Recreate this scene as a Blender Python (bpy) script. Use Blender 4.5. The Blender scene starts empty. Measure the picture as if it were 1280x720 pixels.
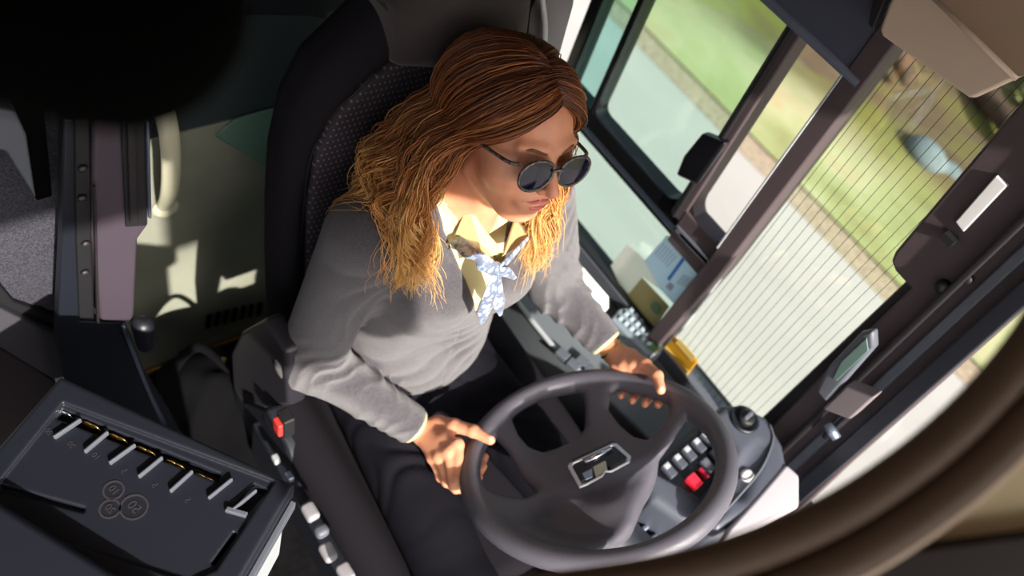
import bpy, math, random
import numpy as np
from mathutils import Matrix, Vector
random.seed(7)
rng = np.random.default_rng(7)
scene = bpy.context.scene
COL = scene.collection

# ------------------------------------------------------------------ camera
RT = np.array([-.788, .560, .257]); UP = np.array([-.338, -.742, .580])
BK = np.cross(RT, UP); BK /= np.linalg.norm(BK); RT /= np.linalg.norm(RT); UP = np.cross(BK, RT)
CAM = np.array([.70, .20, 1.96]); F = 1054.
cd = bpy.data.cameras.new('camera'); cam = bpy.data.objects.new('camera', cd); COL.objects.link(cam)
cam.matrix_world = Matrix(((RT[0], UP[0], BK[0], CAM[0]), (RT[1], UP[1], BK[1], CAM[1]), (RT[2], UP[2], BK[2], CAM[2]), (0, 0, 0, 1)))
cd.sensor_width = 36; cd.lens = 36 * F / 1280; cd.clip_start = .02; cd.clip_end = 200
cd.dof.use_dof = True; cd.dof.focus_distance = 1.14; cd.dof.aperture_fstop = 2.8
scene.camera = cam

# ------------------------------------------------------------------ light
SUN_DIR = np.array([.15, .84, .50])          # towards the sun
w = bpy.data.worlds.new('sky'); scene.world = w; w.use_nodes = True
nt = w.node_tree; bg = nt.nodes['Background']
sky = nt.nodes.new('ShaderNodeTexSky'); sky.sky_type = 'NISHITA'; sky.sun_disc = False
sky.sun_elevation = math.radians(38); sky.sun_rotation = math.radians(10); sky.air_density = 1.2; sky.dust_density = 4
hs = nt.nodes.new('ShaderNodeHueSaturation'); hs.inputs['Saturation'].default_value = .55
nt.links.new(sky.outputs[0], hs.inputs['Color']); nt.links.new(hs.outputs[0], bg.inputs[0]); bg.inputs[1].default_value = .19
sl = bpy.data.lights.new('sun', 'SUN'); sl.energy = 8.0; sl.angle = math.radians(1.0); sl.color = (1, .93, .82)
so = bpy.data.objects.new('sun', sl); COL.objects.link(so)
so.rotation_euler = Vector(SUN_DIR).to_track_quat('Z', 'Y').to_euler(); so.location = (-6, 9, 8)
scene.view_settings.view_transform = 'Standard'; scene.view_settings.look = 'None'
scene.view_settings.exposure = .45; scene.view_settings.gamma = 1; scene.view_settings.use_curve_mapping = False

# ------------------------------------------------------------------ helpers
def ray(x, y): return (x - 640) / F * RT - (y - 360) / F * UP - BK
def at(x, y, d): return CAM + d * ray(x, y)
def pl(x, y, ax, v):
    r = ray(x, y); return CAM + (v - CAM[ax]) / r[ax] * r
def pX(pts, X): return [pl(x, y, 0, X) for x, y in pts]
def pY(pts, Y): return [pl(x, y, 1, Y) for x, y in pts]
def pZ(pts, Z): return [pl(x, y, 2, Z) for x, y in pts]
def lin(c):
    c = c / 255.; return c / 12.92 if c <= .04045 else ((c + .055) / 1.055) ** 2.4
def C3(r, g, b): return (lin(r), lin(g), lin(b), 1)

def mat(name, col, rough=.5, metal=0., bump=None, var=0., varscale=20., spec=.5, coat=0., sheen=0., stretch=None, col2=None, sss=0.):
    m = bpy.data.materials.new(name); m.use_nodes = True
    n = m.node_tree; b = n.nodes['Principled BSDF']
    b.inputs['Base Color'].default_value = col; b.inputs['Roughness'].default_value = rough
    b.inputs['Metallic'].default_value = metal; b.inputs['Specular IOR Level'].default_value = spec
    b.inputs['Coat Weight'].default_value = coat
    if sheen: b.inputs['Sheen Weight'].default_value = sheen
    if sss:
        b.inputs['Subsurface Weight'].default_value = sss; b.inputs['Subsurface Radius'].default_value = (.9, .35, .2); b.inputs['Subsurface Scale'].default_value = .006
    tc = n.nodes.new('ShaderNodeTexCoord'); mp = n.nodes.new('ShaderNodeMapping')
    n.links.new(tc.outputs['Object'], mp.inputs[0])
    if stretch: mp.inputs['Scale'].default_value = stretch
    if var or col2:
        t = n.nodes.new('ShaderNodeTexNoise'); t.inputs['Scale'].default_value = varscale; t.inputs['Detail'].default_value = 5
        n.links.new(mp.outputs[0], t.inputs['Vector'])
        r = n.nodes.new('ShaderNodeValToRGB'); r.color_ramp.elements[0].position = .35; r.color_ramp.elements[1].position = .65
        c2 = col2 if col2 else tuple(min(1, c * (1 + var)) for c in col[:3]) + (1,)
        c1 = col if col2 else tuple(c * (1 - var) for c in col[:3]) + (1,)
        r.color_ramp.elements[0].color = c1; r.color_ramp.elements[1].color = c2
        n.links.new(t.outputs[0], r.inputs[0]); n.links.new(r.outputs[0], b.inputs['Base Color'])
    if bump:
        t = n.nodes.new('ShaderNodeTexNoise'); t.inputs['Scale'].default_value = bump[0]; t.inputs['Detail'].default_value = 3
        n.links.new(mp.outputs[0], t.inputs['Vector'])
        bp = n.nodes.new('ShaderNodeBump'); bp.inputs['Strength'].default_value = bump[1]; bp.inputs['Distance'].default_value = .002
        n.links.new(t.outputs[0], bp.inputs['Height']); n.links.new(bp.outputs[0], b.inputs['Normal'])
    return m

def paperlike(name, col, k=.5):
    m = mat(name, col, .7); n = m.node_tree; b = n.nodes['Principled BSDF']; t = n.nodes.new('ShaderNodeBsdfTranslucent'); t.inputs[0].default_value = col
    mx = n.nodes.new('ShaderNodeMixShader'); mx.inputs[0].default_value = k; n.links.new(b.outputs[0], mx.inputs[1]); n.links.new(t.outputs[0], mx.inputs[2]); n.links.new(mx.outputs[0], n.nodes['Material Output'].inputs[0]); return m
def glass(name, tint, refl=.08):
    m = bpy.data.materials.new(name); m.use_nodes = True; n = m.node_tree; n.nodes.clear()
    o = n.nodes.new('ShaderNodeOutputMaterial'); t = n.nodes.new('ShaderNodeBsdfTransparent'); t.inputs[0].default_value = tint
    g = n.nodes.new('ShaderNodeBsdfGlossy'); g.inputs['Roughness'].default_value = .02
    mx = n.nodes.new('ShaderNodeMixShader'); mx.inputs[0].default_value = refl
    n.links.new(t.outputs[0], mx.inputs[1]); n.links.new(g.outputs[0], mx.inputs[2]); n.links.new(mx.outputs[0], o.inputs[0])
    return m

def tag(o, label=None, cat=None, group=None, kind=None):
    if label: o['label'] = label
    if cat: o['category'] = cat
    if group: o['group'] = group
    if kind: o['kind'] = kind
    return o
def empty(name, loc, label=None, cat=None, group=None, kind=None):
    o = bpy.data.objects.new(name, None); COL.objects.link(o); o.location = [float(v) for v in loc]; o.empty_display_size = .05
    return tag(o, label, cat, group, kind)
def wmat(o):
    m = Matrix.LocRotScale(o.location, o.rotation_euler, o.scale)
    return (wmat(o.parent) @ o.matrix_parent_inverse @ m) if o.parent else m

def link(name, V, Fs, m, parent=None, smooth=False, bevel=0, mats=None, fidx=None):
    V = np.asarray(V, float); c = (V.min(0) + V.max(0)) / 2
    me = bpy.data.meshes.new(name)
    if isinstance(Fs, np.ndarray):
        me.vertices.add(len(V)); me.vertices.foreach_set('co', (V - c).astype(np.float32).ravel())
        k = Fs.shape[1]; me.loops.add(Fs.size); me.loops.foreach_set('vertex_index', Fs.astype(np.int32).ravel())
        me.polygons.add(len(Fs)); me.polygons.foreach_set('loop_start', np.arange(0, Fs.size, k, dtype=np.int32))
        me.update(calc_edges=True)
    else:
        me.from_pydata([tuple(v) for v in (V - c)], [], Fs); me.update()
    o = bpy.data.objects.new(name, me); COL.objects.link(o); o.location = c
    for x in (mats or [m]): me.materials.append(x)
    if fidx is not None: me.polygons.foreach_set('material_index', np.asarray(fidx, np.int32))
    if smooth: me.polygons.foreach_set('use_smooth', np.ones(len(me.polygons), bool))
    if parent is not None:
        o.parent = parent; o.matrix_parent_inverse = wmat(parent).inverted()
    if bevel:
        b = o.modifiers.new('bevel', 'BEVEL'); b.width = bevel; b.segments = 3; b.limit_method = 'ANGLE'; b.angle_limit = math.radians(40)
        me.polygons.foreach_set('use_smooth', np.ones(len(me.polygons), bool))
        nn = o.modifiers.new('wn', 'WEIGHTED_NORMAL')
    return o

class MB:
    def __init__(s): s.V = []; s.F = []
    def add(s, V, Fs):
        k = len(s.V); s.V += [np.asarray(v, float) for v in V]; s.F += [tuple(i + k for i in f) for f in Fs]; return s
    def box(s, c, size, R=None):
        c = np.asarray(c, float); h = np.asarray(size, float) / 2; R = np.eye(3) if R is None else np.asarray(R)
        V = [c + R @ (h * np.array([x, y, z])) for x in (-1, 1) for y in (-1, 1) for z in (-1, 1)]
        return s.add(V, [(0, 1, 3, 2), (4, 6, 7, 5), (0, 4, 5, 1), (2, 3, 7, 6), (0, 2, 6, 4), (1, 5, 7, 3)])
    def prism(s, pts, vec):
        pts = [np.asarray(p, float) for p in pts]; vec = np.asarray(vec, float); n = len(pts)
        nrm = sum(np.cross(pts[i], pts[(i + 1) % n]) for i in range(n))
        if nrm @ vec > 0: pts = pts[::-1]
        V = pts + [p + vec for p in pts]
        return s.add(V, [tuple(range(n)), tuple(range(2 * n - 1, n - 1, -1))] + [(i, i + n, (i + 1) % n + n, (i + 1) % n) for i in range(n)])
    def tube(s, P, r, seg=10, closed=False, flat=None, updir=None):
        P = [np.asarray(p, float) for p in P]; n = len(P); r = r if hasattr(r, '__len__') else [r] * n
        V = []; prev = None
        for i in range(n):
            a = P[(i - 1) % n] if (closed or i) else P[0]; b = P[(i + 1) % n] if (closed or i < n - 1) else P[-1]
            t = b - a; t /= np.linalg.norm(t) + 1e-12
            u = updir if updir is not None else (prev if prev is not None else (np.array([0, 0, 1.]) if abs(t[2]) < .9 else np.array([1., 0, 0])))
            u = np.asarray(u, float); u = u - (u @ t) * t; u /= np.linalg.norm(u) + 1e-12; prev = u; v = np.cross(t, u)
            fl = 1 if flat is None else flat
            for k in range(seg):
                q = 2 * math.pi * k / seg; V.append(P[i] + r[i] * (math.cos(q) * u * fl + math.sin(q) * v))
        Fs = []
        for i in range(n if closed else n - 1):
            j = (i + 1) % n
            for k in range(seg): k2 = (k + 1) % seg; Fs.append((i * seg + k, i * seg + k2, j * seg + k2, j * seg + k))
        if not closed: Fs += [tuple(range(seg - 1, -1, -1)), tuple((n - 1) * seg + k for k in range(seg))]
        return s.add(V, Fs)
    def lathe(s, c, axis, prof, seg=32):
        axis = np.asarray(axis, float); axis /= np.linalg.norm(axis); a = np.array([1., 0, 0]) if abs(axis[0]) < .8 else np.array([0, 1., 0])
        u = np.cross(axis, a); u /= np.linalg.norm(u); v = np.cross(axis, u); V = []
        for r, h in prof:
            for k in range(seg):
                q = 2 * math.pi * k / seg; V.append(c + h * axis + max(r, 1e-4) * (math.cos(q) * u + math.sin(q) * v))
        n = len(prof); Fs = [(i * seg + k, i * seg + (k + 1) % seg, (i + 1) * seg + (k + 1) % seg, (i + 1) * seg + k) for i in range(n - 1) for k in range(seg)]
        Fs += [tuple(range(seg - 1, -1, -1)), tuple((n - 1) * seg + k for k in range(seg))]
        return s.add(V, Fs)
    def build(s, name, m, parent=None, bevel=0, smooth=False): return link(name, s.V, s.F, m, parent, smooth, bevel)

def smooth_path(P, n=8, closed=False):
    P = [np.asarray(p, float) for p in P]; out = []; N = len(P)
    for i in range(N if closed else N - 1):
        p1, p2 = P[i], P[(i + 1) % N]
        p0 = P[i - 1] if (closed or i) else 2 * p1 - p2
        p3 = P[(i + 2) % N] if (closed or i < N - 2) else 2 * p2 - p1
        for k in range(n):
            t = k / n; out.append(.5 * ((2 * p1) + (-p0 + p2) * t + (2 * p0 - 5 * p1 + 4 * p2 - p3) * t * t + (-p0 + 3 * p1 - 3 * p2 + p3) * t ** 3))
    if not closed: out.append(P[-1])
    return out

# ---- signed-distance modelling: closed smooth surfaces from blended shapes
f4 = np.float32
def rc(P, a, b, ra, rb, sc=None):
    a = np.asarray(a, f4); b = np.asarray(b, f4); ab = b - a
    t = np.clip(((P - a) @ ab) / (ab @ ab + 1e-12), 0, 1)
    return np.linalg.norm(P - a - t[:, None] * ab, axis=1) - (ra + (rb - ra) * t)
def ell(P, c, r, R=None):
    q = P - np.asarray(c, f4)
    if R is not None: q = q @ np.asarray(R, f4)
    r = np.asarray(r, f4); k0 = np.linalg.norm(q / r, axis=1); k1 = np.linalg.norm(q / (r * r), axis=1) + 1e-9
    return k0 * (k0 - 1) / k1
def rbox(P, c, h, rad, R=None):
    q = P - np.asarray(c, f4)
    if R is not None: q = q @ np.asarray(R, f4)
    q = np.abs(q) - (np.asarray(h, f4) - rad)
    return np.linalg.norm(np.maximum(q, 0), axis=1) + np.minimum(q.max(1), 0) - rad
def smin(a, b, k):
    h = np.clip(.5 + .5 * (b - a) / k, 0, 1); return b + (a - b) * h - k * h * (1 - h)
def smax(a, b, k): return -smin(-a, -b, k)
def poly2(x, y, poly):
    poly = np.asarray(poly, f4); n = len(poly); d = np.full(x.shape, 1e9, f4); ins = np.zeros(x.shape, bool)
    for i in range(n):
        a = poly[i]; b = poly[(i + 1) % n]; e = b - a; wx = x - a[0]; wy = y - a[1]
        t = np.clip((wx * e[0] + wy * e[1]) / (e @ e + 1e-12), 0, 1)
        d = np.minimum(d, (wx - t * e[0]) ** 2 + (wy - t * e[1]) ** 2)
        c = ((a[1] > y) != (b[1] > y)) & (x < (b[0] - a[0]) * (y - a[1]) / (b[1] - a[1] + 1e-12) + a[0])
        ins ^= c
    d = np.sqrt(d); return np.where(ins, -d, d)
def extr(d2, z, h, rad):
    a = d2 + rad; b = np.abs(z) - (h - rad)
    return np.minimum(np.maximum(a, b), 0) + np.sqrt(np.maximum(a, 0) ** 2 + np.maximum(b, 0) ** 2) - rad

def ev(f, P):
    out = np.empty(len(P), f4)
    for i in range(0, len(P), 400000): out[i:i + 400000] = f(P[i:i + 400000])
    return out
def nets(f, lo, hi, h, B=8):
    lo = np.asarray(lo, f4); hi = np.asarray(hi, f4); n = np.ceil((hi - lo) / (h * B)).astype(int)
    g = np.stack(np.meshgrid(*[np.arange(k) for k in n], indexing='ij'), -1).reshape(-1, 3)
    d = ev(f, (lo + (g + .5) * h * B).astype(f4)); g = g[np.abs(d) < h * B * 1.3]
    N = n * B + 1; sx = np.int64(N[1]) * N[2]; sy = np.int64(N[2])
    key = lambda q: q[..., 0].astype(np.int64) * sx + q[..., 1] * sy + q[..., 2]
    lc = np.stack(np.meshgrid(*[np.arange(B)] * 3, indexing='ij'), -1).reshape(-1, 3)
    cells = (g[:, None] * B + lc[None]).reshape(-1, 3)
    lk = np.stack(np.meshgrid(*[np.arange(B + 1)] * 3, indexing='ij'), -1).reshape(-1, 3)
    ck = np.unique(key((g[:, None] * B + lk[None]).reshape(-1, 3)))
    cc = np.stack([ck // sx, (ck % sx) // sy, ck % sy], -1)
    val = ev(f, (lo + cc * h).astype(f4))
    kc = key(cells); offs = [(a, b, c) for a in (0, 1) for b in (0, 1) for c in (0, 1)]
    idx = [np.searchsorted(ck, kc + a * sx + b * sy + c) for a, b, c in offs]
    vv = np.stack([val[i] for i in idx], 1); act = (vv.min(1) < 0) & (vv.max(1) >= 0)
    cells = cells[act]; kc = kc[act]; vv = vv[act]
    o = np.argsort(kc); cells = cells[o]; kc = kc[o]; vv = vv[o]
    acc = np.zeros((len(cells), 3)); cnt = np.zeros(len(cells)); oa = np.array(offs, float)
    for i in range(8):
        for j in range(i + 1, 8):
            if abs(oa[i] - oa[j]).sum() == 1:
                s = (vv[:, i] < 0) != (vv[:, j] < 0); t = np.where(s, vv[:, i] / (vv[:, i] - vv[:, j] + 1e-12), 0)
                acc += np.where(s[:, None], oa[i] + t[:, None] * (oa[j] - oa[i]), 0); cnt += s
    V = lo + (cells + acc / cnt[:, None]) * h
    Fs = []; step = [sx, sy, np.int64(1)]
    for ax in range(3):
        j = [4, 2, 1][ax]; a = (vv[:, 0] < 0); b = (vv[:, j] < 0); m = a != b
        u, v = (ax + 1) % 3, (ax + 2) % 3
        k0 = kc[m]; ks = [k0, k0 - step[u], k0 - step[u] - step[v], k0 - step[v]]
        ids = [np.clip(np.searchsorted(kc, k), 0, len(kc) - 1) for k in ks]
        ok = np.all([kc[i] == k for i, k in zip(ids, ks)], 0)
        q = np.stack(ids, 1)[ok]; fl = a[m][ok]
        q[~fl] = q[~fl][:, ::-1]
        Fs.append(q)
    return V, np.concatenate(Fs)
def sdf_obj(name, f, lo, hi, h, m, parent=None, **kw):
    V, Q = nets(f, lo, hi, h); return link(name, V, Q, m, parent, smooth=True, **kw)

# ------------------------------------------------------------------ materials
M = {}
M['dark_plastic'] = mat('dark_plastic', C3(34, 30, 34), .5, bump=(900, .15))
M['brown_plastic'] = mat('brown_plastic', C3(72, 61, 65), .55, bump=(700, .2))
M['navy_plastic'] = mat('navy_plastic', C3(24, 27, 36), .42, bump=(900, .12))
M['grey_plastic'] = mat('grey_plastic', C3(84, 88, 98), .5, bump=(800, .15))
M['light_grey'] = mat('light_grey', C3(165, 170, 175), .45)
M['rubber'] = mat('rubber', C3(18, 18, 22), .6)
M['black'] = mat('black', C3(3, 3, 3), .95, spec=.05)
M['black_gloss'] = mat('black_gloss', C3(14, 14, 18), .25)
M['alu'] = mat('alu', C3(150, 165, 190), .3, metal=.8)
M['chrome'] = mat('chrome', C3(210, 212, 220), .15, metal=1)
M['brass'] = mat('brass', C3(200, 160, 90), .25, metal=1)
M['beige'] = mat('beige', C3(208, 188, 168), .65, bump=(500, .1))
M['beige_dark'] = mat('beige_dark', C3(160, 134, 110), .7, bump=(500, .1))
M['rim_brown'] = mat('rim_brown', C3(98, 78, 62), .6)
M['dark_brown'] = mat('dark_brown', C3(34, 24, 24), .7)
M['blind'] = mat('blind', C3(70, 75, 92), .75, bump=(1200, .3))
M['wheel'] = mat('wheel_leatherette', C3(84, 82, 92), .34, bump=(1400, .35), stretch=(1, .35, 1), spec=.6)
M['pod'] = mat('pod_plastic', C3(72, 76, 88), .42, bump=(900, .2))
M['red'] = mat('red_plastic', C3(225, 40, 60), .35)
M['red_buckle'] = mat('red_buckle', C3(225, 60, 55), .35)
M['white'] = mat('white_plastic', C3(225, 225, 228), .4)
M['paper'] = mat('paper', C3(235, 235, 235), .8)
M['partition'] = mat('partition_vinyl', C3(126, 128, 116), .6, var=.12, varscale=6, bump=(60, .2))
M['teal'] = mat('teal_panel', C3(95, 125, 115), .4)
M['dark_wall'] = mat('dark_wall', C3(44, 52, 58), .6)
M['cream'] = mat('cream_plastic', C3(190, 188, 165), .35)
M['carpet'] = mat('speckled_carpet', C3(30, 29, 36), .95, col2=C3(60, 60, 72), varscale=420, bump=(300, .6))
M['floor'] = mat('bus_floor', C3(14, 14, 16), .9, spec=.1, var=.3, varscale=60)
M['yellow'] = mat('yellow_plastic', C3(235, 190, 30), .4)
M['cardigan'] = mat('grey_knit', C3(66, 62, 70), .85, bump=(700, 1.0), stretch=(1, 1, 2.5), sheen=.3, var=.32, varscale=260)
M['trousers'] = mat('dark_trousers', C3(16, 15, 23), .85, bump=(500, .4), spec=.12)
M['shirt'] = mat('pale_yellow_shirt', C3(206, 192, 142), .75, bump=(600, .2))
M['skin'] = mat('skin', C3(214, 148, 116), .45, bump=(260, .12), var=.07, varscale=40, sss=.25)
M['lips'] = mat('lips', C3(196, 98, 96), .35)
M['nail'] = mat('nail', C3(236, 178, 165), .25)
M['shoe'] = mat('shoe_leather', C3(18, 16, 18), .35)
M['lens'] = mat('dark_lens', C3(14, 14, 38), .04, spec=.45)
M['tortoise'] = mat('mottled_frame', C3(34, 28, 30), .2, col2=C3(96, 86, 84), varscale=200, coat=.6)
M['asphalt'] = mat('asphalt', C3(160, 156, 155), .9, var=.05, varscale=3, stretch=(1, .25, 1), bump=(100, .3))
M['gravel'] = mat('gravel', C3(128, 112, 96), .95, col2=C3(165, 150, 130), varscale=40)
M['grey_trim'] = mat('ribbed_fabric', C3(120, 118, 122), .85, bump=(900, .4))
M['piping'] = mat('piping', C3(175, 178, 182), .6)
M['screen'] = mat('screen', C3(90, 115, 110), .1, spec=.8)
M['amber'] = paperlike('amber_ticket', C3(215, 165, 35), .35)
M['amber_light'] = mat('amber_light', C3(225, 195, 110), .45)
M['doc_blue'] = paperlike('doc_paper', C3(228, 236, 250), .8)
M['doc_pink'] = paperlike('pink_paper', C3(250, 244, 240), .8)
M['blue'] = mat('blue_line', C3(20, 120, 215), .5)
M['grey_ink'] = mat('grey_ink', C3(170, 180, 205), .7)
M['olive'] = paperlike('olive_card', C3(182, 172, 124), .45)
M['green'] = mat('green_dot', C3(72, 108, 68), .5)
M['bark'] = mat('bark', C3(72, 54, 42), .95, var=.3, varscale=14)

def fabric_pattern():
    m = mat('seat_pattern', C3(40, 34, 42), .9, bump=(1200, .3)); n = m.node_tree; b = n.nodes['Principled BSDF']
    tc = n.nodes.new('ShaderNodeTexCoord'); s = n.nodes.new('ShaderNodeSeparateXYZ'); n.links.new(tc.outputs['Object'], s.inputs[0])
    def mth(op, a, bb=None):
        k = n.nodes.new('ShaderNodeMath'); k.operation = op
        for i, q in enumerate((a, bb)):
            if q is None: continue
            if isinstance(q, (int, float)): k.inputs[i].default_value = q
            else: n.links.new(q, k.inputs[i])
        return k.outputs[0]
    zz = mth('MULTIPLY', s.outputs[2], 2 * math.pi / .011)
    row = mth('FLOOR', mth('DIVIDE', s.outputs[2], .011))
    xx = mth('ADD', mth('MULTIPLY', s.outputs[0], 2 * math.pi / .0085), mth('MULTIPLY', row, math.pi))
    v = mth('MULTIPLY', mth('MAXIMUM', mth('COSINE', xx), 0), mth('MAXIMUM', mth('SINE', zz), 0))
    v = mth('GREATER_THAN', v, .45)
    mx = n.nodes.new('ShaderNodeMix'); mx.data_type = 'RGBA'; n.links.new(v, mx.inputs[0])
    mx.inputs[6].default_value = C3(50, 43, 52); mx.inputs[7].default_value = C3(112, 104, 116)
    n.links.new(mx.outputs[2], b.inputs['Base Color']); return m
M['pattern'] = fabric_pattern()
M['seat'] = mat('seat_fabric', C3(28, 26, 31), .95, bump=(900, .4), spec=.08)

def ground_mat():
    m = mat('verge_grass', C3(128, 150, 78), .95); n = m.node_tree; b = n.nodes['Principled BSDF']
    tc = n.nodes.new('ShaderNodeTexCoord'); mp = n.nodes.new('ShaderNodeMapping'); n.links.new(tc.outputs['Object'], mp.inputs[0]); mp.inputs['Scale'].default_value = (1, .45, 1)
    def noise(sc, det=4):
        t = n.nodes.new('ShaderNodeTexNoise'); t.inputs['Scale'].default_value = sc; t.inputs['Detail'].default_value = det; n.links.new(mp.outputs[0], t.inputs['Vector']); return t.outputs[0]
    def ramp(src, els):
        r = n.nodes.new('ShaderNodeValToRGB'); n.links.new(src, r.inputs[0])
        while len(r.color_ramp.elements) < len(els): r.color_ramp.elements.new(.5)
        for e, (p, c) in zip(r.color_ramp.elements, els): e.position = p; e.color = c
        return r.outputs[0]
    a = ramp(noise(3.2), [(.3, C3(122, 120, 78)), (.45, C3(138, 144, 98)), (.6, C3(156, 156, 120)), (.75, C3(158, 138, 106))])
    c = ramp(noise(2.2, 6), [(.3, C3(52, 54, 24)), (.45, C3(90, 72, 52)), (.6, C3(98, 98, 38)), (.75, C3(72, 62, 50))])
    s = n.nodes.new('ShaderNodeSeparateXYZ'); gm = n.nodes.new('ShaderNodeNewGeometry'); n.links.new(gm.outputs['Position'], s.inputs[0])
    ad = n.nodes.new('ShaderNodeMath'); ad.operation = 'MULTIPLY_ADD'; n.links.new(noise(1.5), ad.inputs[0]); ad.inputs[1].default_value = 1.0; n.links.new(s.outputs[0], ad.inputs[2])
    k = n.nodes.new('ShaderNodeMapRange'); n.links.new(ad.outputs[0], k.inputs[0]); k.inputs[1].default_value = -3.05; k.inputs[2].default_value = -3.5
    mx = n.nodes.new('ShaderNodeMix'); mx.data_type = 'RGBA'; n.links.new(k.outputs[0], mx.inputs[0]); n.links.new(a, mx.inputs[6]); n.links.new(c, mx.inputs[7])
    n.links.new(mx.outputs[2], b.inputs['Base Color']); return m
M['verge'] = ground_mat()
for k, c in enumerate([(98, 102, 56), (88, 74, 52), (122, 120, 66)]): M['leaf%d' % k] = mat('leaf_%d' % k, C3(*c), .7, var=.3, varscale=9)

def struct(o, label=None): return tag(o, label, None, None, 'structure')

# ------------------------------------------------------------------ outside ground
GZ = -.9
def slab(x0, x1, y0, y1, z0, z1): return MB().box(((x0 + x1) / 2, (y0 + y1) / 2, (z0 + z1) / 2), (x1 - x0, y1 - y0, z1 - z0))
struct(slab(-2.97, 9, -30, 30, GZ - .1, GZ).build('road', M['asphalt']))
struct(slab(-3.16, -2.97, -30, 30, GZ - .1, GZ + .005).build('gravel_shoulder', M['gravel']))
# verge: grid that rises into a bank away from the road
V = []; Fs = []; nx, ny = 60, 120
for i in range(nx):
    for j in range(ny):
        x = -3.12 - 22 * (i / (nx - 1)) ** 1.6; y = -22 + 34 * j / (ny - 1)
        z = GZ + .02 + .05 * math.sin(y * 1.3 + x) * min(1, (-3.12 - x)) + .18 * max(0, -5 - x) + .03 * math.sin(5 * x + 3 * y) * min(1, (-3.12 - x) * 2)
        V.append((x, y, z))
for i in range(nx - 1):
    for j in range(ny - 1): Fs.append((i * ny + j, i * ny + j + 1, (i + 1) * ny + j + 1, (i + 1) * ny + j))
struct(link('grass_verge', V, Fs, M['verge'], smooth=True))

def bush(name, c, r, mk, label, group, n=420, seed=0):
    rg = np.random.default_rng(seed); t = empty(name, (c[0], c[1], c[2]), label, 'bush', group)
    mb = MB()
    for k in range(7):
        a = rg.uniform(0, 6.28); e = np.array([math.cos(a) * r[0] * .6, math.sin(a) * r[1] * .6, r[2] * 1.5])
        p0 = np.array(c); mb.tube([p0, p0 + e * .5 + rg.normal(0, .03, 3), p0 + e], [.018, .012, .004], 5)
    mb.build('branches', M['bark'], t)
    V = []; Fs = []
    for k in range(n):
        d = rg.normal(size=3); d /= np.linalg.norm(d); p = np.array(c) + np.array([0, 0, r[2]]) + d * np.array(r) * rg.uniform(.55, 1.08)
        if p[2] < c[2]: p[2] = c[2] + .02
        u = rg.normal(size=3); u /= np.linalg.norm(u); v = np.cross(u, rg.normal(size=3)); v /= np.linalg.norm(v); s = rg.uniform(.035, .07)
        b = len(V); V += [p - u * s, p + v * s * .45, p + u * s, p - v * s * .45]; Fs.append((b, b + 1, b + 2, b + 3))
    link('foliage', V, Fs, M[mk], t); return t
spots = [((-5.6, -2.2, GZ), (.55, .5, .4), 'leaf0', 'olive green roadside bush behind the bar between the sliding panes'),
         ((-5.2, -3.7, GZ), (.5, .6, .38), 'leaf2', 'yellow-green roadside bush seen at the top of the rear sliding pane'),
         ((-5.7, -1.2, GZ), (.45, .45, .35), 'leaf1', 'brown leafless-looking bush seen under the beige trim'),
         ((-6.2, -.42, GZ + .05), (.6, .5, .4), 'leaf0', 'olive bush at the far upper right of the heated pane'),
         ((-5.45, -.75, GZ), (.25, .25, .2), 'leaf2', 'small yellow-green bush near the middle of the heated pane'),
         ((-5.0, -1.75, GZ), (.3, .35, .22), 'leaf1', 'low brown bush beside the dark pillar'),
         ((-7.0, -3.3, GZ + .2), (.8, .8, .5), 'leaf1', 'large brown bush far behind the sliding panes'),
         ((-7.2, -1.6, GZ + .3), (.8, .8, .5), 'leaf0', 'large olive bush farthest up the bank')]
for i, (c, r, mk, lb) in enumerate(spots): bush('roadside_bush', c, r, mk, lb, 'bushes on the verge', seed=i)
def log(p0, p1, r, lb):
    P = smooth_path([p0, (np.array(p0) + p1) / 2 + np.array([.03, .05, .04]), p1], 6)
    mb = MB().tube(P, [r * (1 - .4 * i / len(P)) for i in range(len(P))], 10); q = P[len(P) // 2]
    mb.tube([q, q + np.array([-.1, .1, .25])], [r * .5, r * .2], 7)
    tag(mb.build('fallen_log', M['bark'], smooth=True), lb, 'log')
log((-4.9, -2.1, GZ + .09), (-4.55, -1.35, GZ + .09), .07, 'dark fallen log on the grass behind the narrow pane')
log((-5.1, -1.1, GZ + .09), (-4.7, -.45, GZ + .08), .08, 'dark fallen log on the grass behind the heated pane')
def rockf(P): return smin(ell(P, (-4.05, -.86, GZ + .1), (.09, .14, .08)), ell(P, (-4.15, -.70, GZ + .05), (.07, .10, .06)), .05) + .012 * np.sin(23 * P[:, 0]) * np.sin(19 * P[:, 1]) * np.sin(27 * P[:, 2])
tag(sdf_obj('grey_rock', rockf, (-4.5, -1.3, GZ - .1), (-3.7, -.3, GZ + .4), .02, mat('stone', C3(92, 102, 108), .9, var=.15, varscale=12)), 'blue-grey boulder on the grass seen through the heated pane', 'rock')

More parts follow.
